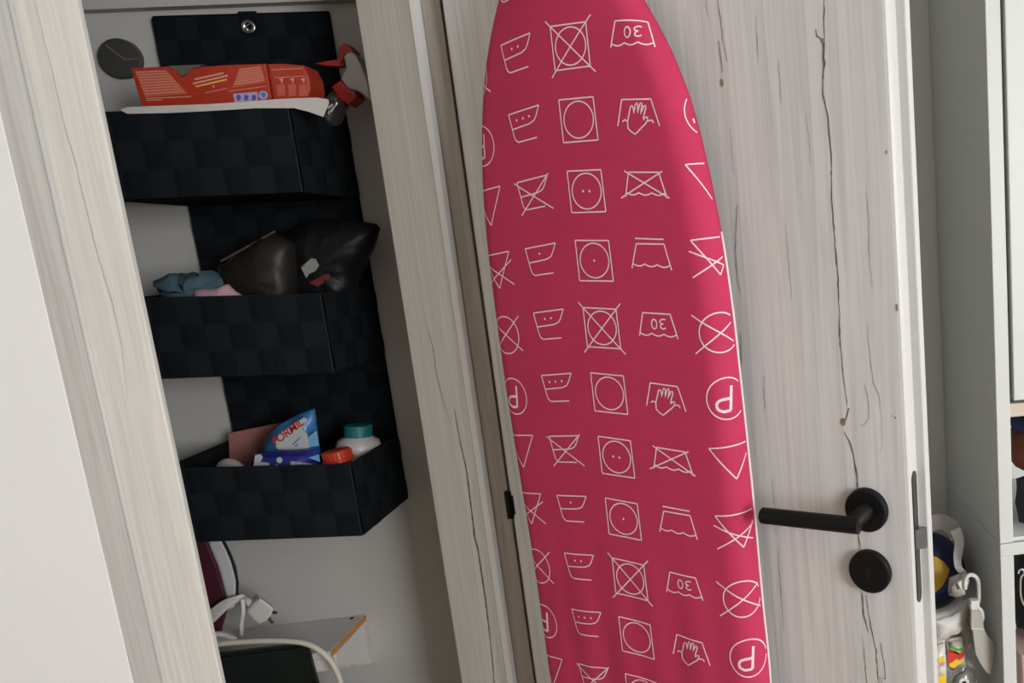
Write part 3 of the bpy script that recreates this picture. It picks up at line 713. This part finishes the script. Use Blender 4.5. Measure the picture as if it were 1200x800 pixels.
def lettering(txt, px0, px1, hpx, Y, m_, root, name):
    cu = bpy.data.curves.new(name, 'FONT'); cu.body = txt; cu.size = 1.0; cu.space_character = 0.95; cu.offset = 0.022
    to = bpy.data.objects.new(name, cu); COL.objects.link(to)
    bpy.context.view_layer.update()
    me = bpy.data.meshes.new_from_object(to.evaluated_get(bpy.context.evaluated_depsgraph_get()))
    COL.objects.unlink(to); bpy.data.objects.remove(to)
    a, d = at(*px0, Y), at(*px1, Y); xs = [v.co.x for v in me.vertices]; ys = [v.co.y for v in me.vertices]
    x0, x1, y0, y1 = min(xs), max(xs), min(ys), max(ys)
    e = d - a; up_ = Vector((-e.z, 0, e.x)).normalized() * (hpx / F_PX * Y * 1.03)
    for v in me.vertices:
        v.co = a + e * ((v.co.x - x0) / (x1 - x0)) + up_ * ((v.co.y - y0) / (y1 - y0)) + e * 0.06 * ((v.co.y - y0) / (y1 - y0))
    me.materials.clear()
    return under(link(name, me, m_), root)
lettering('FORMIL', (323, 522.5), (357, 497), 8.5, YP - 0.0006, M_RED, pk, 'lettering')
print_lines('print_line', [(343, 521, 352, 512), (346, 523, 349, 520)], M_VIO, 0.0016, YP - 0.0006, pk)
print_poly('sky_patch', [(361, 512), (371, 504), (374, 522), (362, 524)], mat('pale_blue_print', (0.16, 0.36, 0.55), 0.5), YP - 0.0002, pk)
under(obj('packet_fold', puffy([(296, 533), (302, 530), (335, 527), (375, 526), (376, 566), (294, 566)], 1.335, 1.372, 0.0008, edge=0.82, step=0.015, seed=6), M_BLUE, smooth=True), pk)
YQ = 1.3335
print_poly('white_patch', [(297, 546), (299, 533), (306, 532), (308, 536), (305, 541), (315, 542), (316, 548), (306, 549), (305, 552), (297, 552)], M_PACKW, YQ, pk)
print_poly('white_patch', [(341, 540), (367, 543.5), (368, 550), (339, 550)], M_PACKW, YQ, pk)
print_poly('sky_patch', [(361, 536), (374, 532), (375, 541)], mat('pale_blue_print', (0.16, 0.36, 0.55), 0.5), YQ, pk)
for (x, y, r) in ((327.5, 539, 3.6), (324, 546.5, 2.6)):
    print_poly('white_disc', [(x + r * math.cos(t * math.pi / 6), y + r * math.sin(t * math.pi / 6)) for t in range(12)], M_PACKW, YQ, pk)
c = at(272, 548, 1.35)
lid = obj('round_lid', lathe([(0, 0.000), (0.024, 0.000), (0.025, -0.003), (0.022, -0.010), (0.012, -0.015), (0, -0.016)], c + Vector((0, 0, -0.005)), (0.15, 1, 0.2), 32), mat('grey_beige_plastic', (0.27, 0.25, 0.23), 0.6), smooth=True)
tag(lid, 'small round grey-beige lid standing behind the bottom basket rim', 'lid')
M_BOTW = mat('white_bottle', (0.42, 0.40, 0.39), 0.4)
c = at(420, 512, 1.42)
bt = thing('bottle', 'white bottle with a teal screw cap in the bottom basket', 'bottle', (c.x, c.y, 0.935))
tilt = Vector((0.12, 0.06, 1)).normalized()
under(obj('bottle_body', lathe([(0, -0.075), (0.034, -0.075), (0.036, -0.070), (0.036, -0.016), (0.033, -0.006), (0.020, 0.003), (0.017, 0.006), (0, 0.006)], c, tilt, 32), M_BOTW, smooth=True), bt)
cap = under(obj('cap', lathe([(0, 0.002), (0.0225, 0.002), (0.0225, 0.021), (0.021, 0.023), (0, 0.023)], c, tilt, 32), M_TEALCAP), bt)
c = at(397, 540, 1.345)
bt = thing('bottle', 'bottle with an orange-red ribbed cap beside the blue packet', 'bottle', (c.x, c.y, 0.935))
under(obj('bottle_body', lathe([(0, -0.075), (0.026, -0.075), (0.028, -0.07), (0.028, -0.018), (0.018, -0.004), (0.016, 0.0), (0, 0.0)], c, (-0.08, 0, 1), 28), M_ORCAP, smooth=True), bt)
prof_c = [(0, 0.0), (0.0245, 0.0), (0.0245, 0.004), (0.0215, 0.005), (0.0215, 0.018), (0.0195, 0.020), (0.012, 0.0205), (0, 0.0205)]
cap = under(obj('cap', lathe(prof_c, c, (-0.08, 0, 1), 28), M_ORCAP), bt)
b_ = bmesh.new()
for i in range(22):
    t = 2 * math.pi * i / 22; q = c + Vector((math.cos(t) * 0.0215, math.sin(t) * 0.0215, 0.005))
    add_tube(b_, [q, q + Vector((-0.001, 0, 0.013))], 0.0011, 5)
o = obj('cap_ribs', b_, M_ORCAP); under(o, bt)

# ------------------------------------------------------------------ round wall cap, ledge, iron, black bin
M_CAPD = mat('dark_bronze_cap', (0.060, 0.057, 0.048), 0.5, metal=0.2)
p = at(142, 69, NB - 0.004)
wc = thing('wall_disc', 'round dark metal disc on the niche wall beside the organiser', 'disc', p)
under(obj('disc_plate', lathe([(0, 0.0), (0.0330, 0.0), (0.0330, 0.008), (0.0318, 0.010), (0, 0.012)], p + Vector((0, 0.004, 0)), (0, -1, 0), 40), M_CAPD), wc)
a, d, e = at(122, 52.5, NB - 0.014), at(145, 69.5, NB - 0.014), at(160, 68.0, NB - 0.014)
a.y = d.y = e.y = NB - 0.0105
under(obj('ridge', tube([a, d, e], [0.0014, 0.0022, 0.0014], 8), mat('lit_ridge_tone', (0.19, 0.185, 0.165), 0.4, metal=0.4)), wc)  # paler than the disc: the highlight along the crease is put into the colour
under(obj('lower_facet', prism([a + Vector((-0.006, 0, 0.004)), d, e + Vector((0.003, 0, 0)), at(151, 83, NB - 0.0105), at(138, 84, NB - 0.0105), at(126, 72, NB - 0.0105)], (0, 0.003, 0)), M_CAPD), wc)

M_LEDGE = mat('white_melamine', (0.62, 0.60, 0.575), 0.55)
M_CHIP = mat('raw_chipboard', (0.50, 0.23, 0.065), 0.9, var=0.3, vscale=250)
M_CHIPW = mat('chipped_edge', (0.58, 0.52, 0.48), 0.9, var=0.25, vscale=260)
LX, LY0, LZ = -0.753, 1.362, 0.687
lg = thing('wall_ledge', 'white melamine box ledge with a raw chipboard edge under the organiser', 'shelf', (-0.95, NB, 0.6))
under(obj('top_board', box(-1.39, LX - 0.001, LY0, NB - 0.001, LZ - 0.012, LZ), M_LEDGE), lg)
under(obj('raw_edge', box(LX - 0.001, LX + 0.0006, LY0, NB - 0.001, LZ - 0.011, LZ - 0.001), M_CHIP), lg)
under(obj('end_board', prism([(-0.770, LY0 + 0.012, LZ - 0.0122), (-0.770, NB - 0.014, LZ - 0.0122), (-0.770, NB - 0.014, LZ - 0.097), (-0.770, LY0 + 0.012, LZ - 0.036)], (0.767 - 0.750, 0, 0)), M_LEDGE), lg)
under(obj('back_board', box(-1.39, LX, NB - 0.014, NB - 0.001, LZ - 0.100, LZ - 0.0125), M_CHIPW), lg)
under(obj('front_board', box(-1.39, LX - 0.001, LY0, LY0 + 0.012, LZ - 0.036, LZ - 0.0125), M_LEDGE), lg)
for (x, y) in ((412, 722.8),):
    q = at(x, y, NB - 0.012); q.z = LZ + 0.0004
    under(obj('screw_hole', lathe([(0, 0), (0.004, 0), (0.004, 0.0003), (0, 0.0003)], q, (0, 0, 1), 14), M_HOLE), lg)
q = at(400, 763, 1.42); under(obj('screw_hole', lathe([(0, 0), (0.0032, 0), (0.0032, 0.0012), (0, 0.0012)], (LX - 0.003, 1.40, LZ - 0.022), (1, 0, 0), 14), M_HOLE), lg)

M_MAROON = mat('maroon_plastic', (0.060, 0.012, 0.022), 0.35)
M_IRONW = mat('iron_white_plastic', (0.50, 0.49, 0.51), 0.4)
M_CORD = mat('white_cord', (0.56, 0.54, 0.51), 0.55)
YI = 1.40
ir = thing('steam_iron', 'maroon and white steam iron standing on the ledge, cord wrapped round it', 'iron', at(245, 755, YI))
def in_i(o): return under(o, ir)
in_i(obj('iron_body', slab([(205, 625), (240, 624), (248, 645), (256, 663), (262, 685), (267, 703), (268, 716), (262, 735), (262, 748), (205, 752)], YI, YI + 0.075, 0.006, lean=-0.9), M_MAROON))
in_i(obj('skirt', slab([(240, 624), (255, 624), (266, 645), (272, 660), (277, 680), (277, 700), (275, 712), (268, 716), (267, 703), (262, 685), (256, 663), (248, 645)], YI - 0.004, YI + 0.080, 0.004, lean=-0.9), M_IRONW))
in_i(obj('soleplate', slab([(255, 624), (259, 624), (271, 648), (277, 664), (280, 682), (279, 700), (277, 700), (277, 680), (272, 660), (266, 645)], YI - 0.006, YI + 0.082, 0.0, lean=-0.9), mat('dark_soleplate', (0.05, 0.05, 0.045), 0.4, metal=0.6)))
in_i(obj('heel', slab([(205, 752), (212, 742), (240, 741), (262, 740), (276, 745), (277, 752), (240, 757), (205, 758)], YI - 0.004, YI + 0.08, 0.003, lean=-0.9), M_IRONW))
for i in range(5):
    dx = i * 2.4
    pts = [at(228 + dx, 748 - i * 6.0, YI - 0.012), at(250 + dx, 727 - i * 5.2, YI - 0.018), at(268 + dx, 710 - i * 2.6, YI - 0.018), at(280 + dx * 0.5, 703 - i * 1.2, YI - 0.005), at(284, 706, YI + 0.04)]
    in_i(obj('cord_turn', tube(smooth_pts(pts, 5), 0.0033, 8), M_CORD, smooth=True))
in_i(obj('cord_tail', tube(smooth_pts([at(284, 702, YI - 0.012), at(285, 716, YI - 0.016), at(283, 730, YI - 0.012), at(283, 744, YI - 0.008)], 5), 0.0036, 8), M_CORD, smooth=True))
in_i(obj('cord_tail', tube(smooth_pts([at(225, 752, YI - 0.02), at(245, 744, YI - 0.024), at(262, 744, YI - 0.02), at(275, 749, YI - 0.01)], 5), 0.0050, 8), M_CORD, smooth=True))
pg = in_i(obj('plug', slab([(289, 717), (298, 706), (305, 701), (313, 706), (322, 713), (318, 722), (312, 729), (303, 732), (296, 727)], YI - 0.020, YI + 0.008, 0.005, lean=-0.8), M_CORD))
a = at(292, 708, YI - 0.004); d = at(303, 713, YI - 0.004)
o = obj('plug_sleeve', tube([at(284, 700, YI + 0.0), at(293, 706, YI - 0.004), d], [0.004, 0.007, 0.009], 12), M_CORD, smooth=True); under(o, ir)
for (x0, y0, x1, y1) in ((312, 720, 320, 730), (315, 716, 324, 718)):
    in_i(obj('plug_pin', tube([at(x0, y0, YI - 0.004), at(x1, y1, YI - 0.006)], 0.0026, 8), mat('plug_pin_metal', (0.16, 0.15, 0.14), 0.4, metal=0.8)))

M_BIN = mat('glossy_black_plastic', (0.010, 0.013, 0.011), 0.22, spec=0.5, var=0.4, vscale=9)
bz = at(357, 755, 1.340)
bn = thing('black_case', 'slim glossy black case standing in front of the ledge under the cable', 'case', (-0.95, 1.34, 0))
b_ = bmesh.new(); T = [(-1.30, 1.340), (bz.x, 1.340), (bz.x, 1.358), (-1.30, 1.358)]
top = [b_.verts.new((x, y, bz.z)) for x, y in T]; bot = [b_.verts.new((x + (0.05 if x > -1 else 0), y, 0.002)) for x, y in T]
b_.faces.new(top); b_.faces.new(bot[::-1])
for i in range(4): b_.faces.new((top[i], bot[i], bot[(i + 1) % 4], top[(i + 1) % 4]))
bmesh.ops.bevel(b_, geom=list(b_.edges), offset=0.006, segments=2, affect='EDGES')
under(obj('case_body', b_, M_BIN), bn)
cab = obj('power_cable', tube(smooth_pts([at(200, 768, 1.342), at(250, 755.5, 1.335), at(282, 752, 1.334), at(320, 750.5, 1.334), at(355, 753, 1.333), at(375, 762, 1.332), at(389, 776, 1.331), at(397, 792, 1.331), at(401, 812, 1.331), at(403, 850, 1.331)], 6), 0.0048, 10), mat('cream_cable', (0.50, 0.47, 0.39), 0.5), smooth=True)
tag(cab, 'cream power cable looping over the slim black case', 'cable')

# ------------------------------------------------------------------ white cabinets
XC, YCF = 0.352, 0.932
def panel(name, root, *b, m_=M_CAB, bev=0.001): return under(obj(name, box(*b, bev), m_), root)
up = thing('wall_cabinet', 'tall white cabinet with a flat door, stacked on the lower white unit', 'cabinet', (0.65, 1.05, 0.938))
panel('side_panel', up, XC, XC + 0.0195, YCF, WY - 0.002, 0.9385, 2.25)
panel('side_panel', up, 0.93, 0.95, YCF, WY - 0.002, 0.9385, 2.25)
panel('top_panel', up, XC + 0.0195, 0.93, YCF, WY - 0.002, 2.23, 2.25)
panel('bottom_panel', up, XC + 0.0195, 0.93, YCF + 0.003, WY - 0.002, 0.9385, 0.9445)
panel('back_panel', up, XC + 0.0195, 0.93, WY - 0.008, WY - 0.002, 0.9445, 2.23)
sh = panel('shelf', up, XC + 0.0195, 0.93, YCF + 0.004, WY - 0.01, 1.1155, 1.1335)
o = obj('shelf_edge', box(XC + 0.0197, 0.93, YCF + 0.0015, YCF + 0.004, 1.1155, 1.1335), M_OAK); under(o, up)
panel('door', up, XC + 0.0232, 0.945, YCF - 0.004, YCF + 0.014, 1.1385, 2.245, bev=0.0015)
low = thing('shelf_unit', 'low white open shelf unit under the tall white cabinet', 'shelf unit', (0.65, 1.05, 0))
panel('side_panel', low, XC, XC + 0.0195, YCF, WY - 0.002, 0.0, 0.9195)
panel('side_panel', low, 0.93, 0.95, YCF, WY - 0.002, 0.0, 0.9195)
panel('top_panel', low, XC, 0.95, YCF, WY - 0.002, 0.9195, 0.9375)
panel('back_panel', low, XC + 0.0195, 0.93, WY - 0.008, WY - 0.002, 0.0, 0.9195)
panel('shelf', low, XC + 0.0195, 0.93, YCF + 0.006, WY - 0.01, 0.62, 0.638)
panel('base_panel', low, XC + 0.0195, 0.93, YCF + 0.006, WY - 0.01, 0.04, 0.06)
# things standing in the open compartments
M_NAVY = mat('navy_cloth', (0.020, 0.028, 0.14), 0.8, bump=0.3, bscale=200)
M_RUST = mat('rust_orange', (0.22, 0.045, 0.014), 0.6, var=0.3, vscale=40)
M_DARK = mat('black_cloth', (0.010, 0.010, 0.011), 0.7)
o = obj('folded_cloth', puffy([(1189.5, 487), (1225, 480), (1250, 484), (1250, 503), (1192, 505)], 0.955, 1.10, 0.001, edge=0.8, seed=2), M_NAVY, smooth=True)
tag(o, 'navy blue folded cloth on top of the rust bag in the cabinet compartment', 'cloth')
o = obj('fabric_bag', puffy([(1193, 512), (1200, 505), (1250, 503), (1256, 546), (1190, 546), (1191, 535)], 0.960, 1.10, 0.002, edge=0.7, seed=3), M_RUST, smooth=True)
tag(o, 'rust orange fabric bag in the open cabinet compartment', 'bag')
q = at(1194, 513, 0.953)
o = obj('black_pouch', puffy([(1191, 562), (1204, 556), (1256, 560), (1256, 610), (1194, 612), (1192, 600)], 0.945, 0.99, 0.002, edge=0.75, seed=4), M_DARK, smooth=True)
tag(o, 'black pouch at the bottom of the open cabinet compartment', 'pouch')
o = obj('black_bag', puffy([(1196, 654), (1225, 650), (1262, 656), (1268, 758), (1200, 760), (1194, 720)], 0.965, 1.10, 0.003, edge=0.8, seed=5), M_DARK, smooth=True)
tag(o, 'black bag in the lower shelf unit behind a wire', 'bag')
Yw = 0.952
o = obj('wire_hanger', tube(smooth_pts([at(1193.5, 672, Yw), at(1195, 668, Yw), at(1198.5, 667, Yw), at(1200.5, 672, Yw), at(1197, 676, Yw), at(1196, 684, Yw), at(1197, 700, Yw), at(1203, 712, Yw), at(1225, 735, Yw)], 5), 0.0014, 8), M_CHROME, smooth=True)
tag(o, 'bent metal wire hanger in the lower shelf unit', 'hanger')
o = obj('paper_box', slab([(1197, 768), (1245, 764), (1250, 808), (1199, 812)], 0.955, 1.03, 0.002), mat('dusty_rose_box', (0.42, 0.28, 0.25), 0.7))
tag(o, 'dusty rose box at the bottom of the lower shelf unit', 'box')

# ------------------------------------------------------------------ bag hanging behind the door edge
M_CANVAS = mat('off_white_canvas', (0.66, 0.65, 0.61), 0.85, bump=0.3, bscale=500, var=0.06, vscale=20)
M_CANVAS2 = mat('beige_webbing', (0.42, 0.40, 0.36), 0.85, bump=0.4, bscale=600)
M_VINYL = mat('clear_vinyl', (0.80, 0.78, 0.74), 0.12, trans=0.85, spec=0.5, bump=0.5, bscale=40)
YB = 0.985
tb = thing('beach_bag', 'clear vinyl bag with off-white canvas band and straps, hung behind the open door', 'bag', at(1115, 800, YB))
def in_b(o): return under(o, tb)
in_b(obj('canvas_band', puffy([(1085, 722), (1112, 715), (1128, 706), (1137, 701), (1137, 712), (1134, 727), (1120, 737), (1100, 747), (1085, 750)], YB - 0.01, YB + 0.02, 0.0010, edge=0.85, step=0.008, seed=3), M_CANVAS, smooth=True))
in_b(obj('vinyl_pouch', puffy([(1085, 748), (1104, 745), (1136, 727), (1140, 750), (1142, 775), (1146, 800), (1150, 850), (1085, 850)], YB - 0.006, YB + 0.045, 0.0018, edge=0.8, step=0.010, seed=7), M_VINYL, smooth=True))
def strap(name, px, Ys, wid, thick, m_):
    """webbing: a flat band following px (pixel centreline), wide across the view, folded as a ribbon with thickness"""
    c = smooth_pts([at(x, y, Y) for (x, y), Y in zip(px, Ys)], 6); b2 = bmesh.new(); prev = None
    for i, p in enumerate(c):
        t = (c[min(i + 1, len(c) - 1)] - c[max(i - 1, 0)]).normalized()
        n = t.cross(Vector((0, 1, 0))).normalized(); k = wid[0] + (wid[1] - wid[0]) * i / (len(c) - 1)
        f = Vector((0, thick / 2, 0)); s = n * (k / 2)
        cur = [b2.verts.new(q) for q in (p + s - f, p + s + f, p - s + f, p - s - f)]
        if prev:
            for j in range(4): b2.faces.new((prev[j], prev[(j + 1) % 4], cur[(j + 1) % 4], cur[j]))
        else: b2.faces.new(cur)
        prev = cur
    b2.faces.new(prev[::-1])
    return in_b(obj(name, b2, m_, smooth=False))
strap('shoulder_strap', [(1080, 618), (1094, 612), (1106, 612), (1116, 618), (1122, 630)], [1.05, 1.045, 1.04, 1.03, 1.02], (0.026, 0.022), 0.003, M_CANVAS2)
strap('shoulder_strap', [(1119, 620), (1124, 634), (1122, 652), (1123, 664), (1130, 672)], [1.02, 1.015, 1.01, 1.0, 0.995], (0.016, 0.008), 0.004, M_CANVAS)
in_b(obj('gathered_strap', puffy([(1112, 697), (1111, 688), (1114, 678), (1122, 673), (1132, 670), (1136, 675), (1133, 684), (1129, 694), (1120, 700)], 0.972, 0.990, 0.0022, edge=0.7, step=0.006, seed=12), M_CANVAS2, smooth=True))
ring = [(1131, 690), (1131, 680), (1135, 674), (1141, 674), (1146, 680), (1147, 695), (1146, 706), (1141, 710)]
in_b(obj('clip_hook', tube(smooth_pts([at(x, y, 0.965) for x, y in ring], 5), 0.0030, 10), M_CANVAS, smooth=True))
in_b(obj('clip_swivel', slab([(1138, 705), (1147, 704), (1149, 712), (1146, 717), (1139, 717), (1137, 711)], 0.958, 0.970, 0.002), M_CANVAS))
in_b(obj('clip_loop', tube(smooth_pts([at(x, y, 0.960) for x, y in ((1140, 716), (1140, 724), (1147, 729), (1151, 724), (1150, 716), (1146, 712))], 5), 0.0032, 10), M_CANVAS, smooth=True))
in_b(obj('strap_tab', slab([(1138, 716), (1146, 715), (1152, 722), (1153, 737), (1158, 746), (1166, 754), (1166, 764), (1161, 791), (1156, 788), (1148, 776), (1143, 765), (1140, 740), (1138, 736)], 0.956, 0.960, 0.0008), M_CANVAS2))
in_b(obj('tab_stitch', tube([at(1138.5, 736.5, 0.9555), at(1153.5, 737, 0.9555)], 0.0009, 6), M_CANVAS))
in_b(obj('strap_slider', slab([(1122, 683), (1133, 677), (1135, 684), (1126, 692)], 0.966, 0.973, 0.0015), M_CANVAS))
in_b(obj('mount_hook', tube([at(1080, 618, 1.05), at(1078, 614, 1.10), at(1078, 612, WY)], 0.004, 8), M_CHROME))
ball = thing('ball', 'navy ball with a yellow panel in the bag behind the door', 'ball', at(1090, 700, 1.075))
c = at(1086, 668, 1.075); rad = 0.060
b_ = bmesh.new(); bmesh.ops.create_uvsphere(b_, u_segments=36, v_segments=20, radius=rad); bmesh.ops.translate(b_, verts=b_.verts, vec=c)
under(obj('ball_shell', b_, mat('navy_ball', (0.012, 0.018, 0.075), 0.4), smooth=True), ball)
def on_ball(x, y, lift):
    o = Vector((0, 0, CAM_H)); r = (at(x, y, 1.0) - o).normalized(); oc = o - c; bq = oc.dot(r); rr = rad + lift
    disc = bq * bq - (oc.dot(oc) - rr * rr)
    if disc < 0: return None
    return o + r * (-bq - math.sqrt(disc))
poly = [(1084, 651), (1097, 652), (1106, 658), (1113, 667), (1110, 677), (1104, 687), (1096, 694), (1085, 698)]
b_ = bmesh.new(); vs = [on_ball(x, y, 0.0010) for x, y in densify([Vector(p) for p in poly], 2.0, True)]; vs = [v for v in vs if v]
cc = b_.verts.new(on_ball(1096, 674, 0.0013)); vv = [b_.verts.new(v) for v in vs]
rings_ = [[b_.verts.new(c + (v.lerp(cc.co, t) - c).normalized() * (rad + 0.0012)) for v in vs] for t in (0.33, 0.66)]
seq = [vv] + rings_
for A, B in zip(seq, seq[1:]):
    for i in range(len(A)): b_.faces.new((A[i], A[(i + 1) % len(A)], B[(i + 1) % len(A)], B[i]))
for i in range(len(vv)): b_.faces.new((seq[-1][i], seq[-1][(i + 1) % len(vv)], cc))
under(obj('yellow_panel', b_, mat('yellow_ball_panel', (0.62, 0.34, 0.02), 0.45), smooth=True), ball)
# packets inside the clear pouch
def packet(label, px, Y, seed, m_, prints):
    t = thing('snack_packet', label, 'packet', at(px[0][0], px[0][1], Y))
    under(obj('packet_film', puffy(px, Y, Y + 0.012, 0.0008, edge=0.85, step=0.008, seed=seed), m_, smooth=True), t)
    for nm, poly_, mm_ in prints: print_poly(nm, poly_, mm_, Y - 0.0006, t)
G = mat('green_print', (0.10, 0.35, 0.05), 0.5); YE = mat('bright_yellow_print', (0.85, 0.55, 0.02), 0.5); RE = mat('bright_red_print', (0.62, 0.03, 0.02), 0.5); OR = mat('bright_orange_print', (0.80, 0.22, 0.02), 0.5)
M_FILM = mat('clear_film', (0.55, 0.52, 0.47), 0.3)
YN = YB - 0.0075
packet('packet with green, red and yellow swirls inside the clear bag', [(1108, 748), (1130, 744), (1132, 780), (1112, 786)], YN, 2, M_FILM,
       [('red_swirl', [(1110, 768), (1112, 762), (1120, 763), (1125, 766), (1130, 763), (1130, 769), (1124, 773), (1120, 771), (1116, 776), (1111, 777)], RE),
        ('green_swirl', [(1112, 760), (1117, 757), (1123, 760), (1129, 758), (1128, 762), (1121, 763), (1115, 761)], G),
        ('orange_swirl', [(1111, 763), (1117, 761.5), (1124, 765), (1130, 761.5), (1130, 764), (1124, 767), (1117, 764)], OR),
        ('yellow_swirl', [(1112, 778), (1116, 775), (1121, 772.5), (1125, 774), (1129, 770), (1128, 776), (1122, 779), (1118, 783), (1113, 781)], YE)])
packet('white packet with yellow print at the edge of the clear bag', [(1092, 749), (1107, 746), (1109, 800), (1092, 806)], YN, 4, mat('white_film', (0.66, 0.64, 0.58), 0.35),
       [('yellow_print', [(1099, 771), (1106, 768), (1107, 774), (1100, 776)], YE), ('yellow_print', [(1100, 792), (1108, 790), (1109, 800), (1100, 801)], YE), ('pink_print', [(1101, 777), (1107, 775), (1106, 780), (1102, 781)], mat('salmon_print', (0.62, 0.28, 0.2), 0.5))])
packet('grey foil packet with a white ring low in the clear bag', [(1114, 790), (1132, 778), (1141, 785), (1143, 808), (1112, 810)], YN, 6, mat('grey_foil', (0.36, 0.34, 0.32), 0.3, metal=0.4),
       [('white_ring', [(1130 + 6 * math.cos(t * math.pi / 8), 799 + 5 * math.sin(t * math.pi / 8)) for t in range(16)], mat('ring_white', (0.7, 0.69, 0.66), 0.5)), ('ring_center', [(1130 + 2.6 * math.cos(t * math.pi / 6), 800 + 2.4 * math.sin(t * math.pi / 6)) for t in range(12)], M_FILM)])
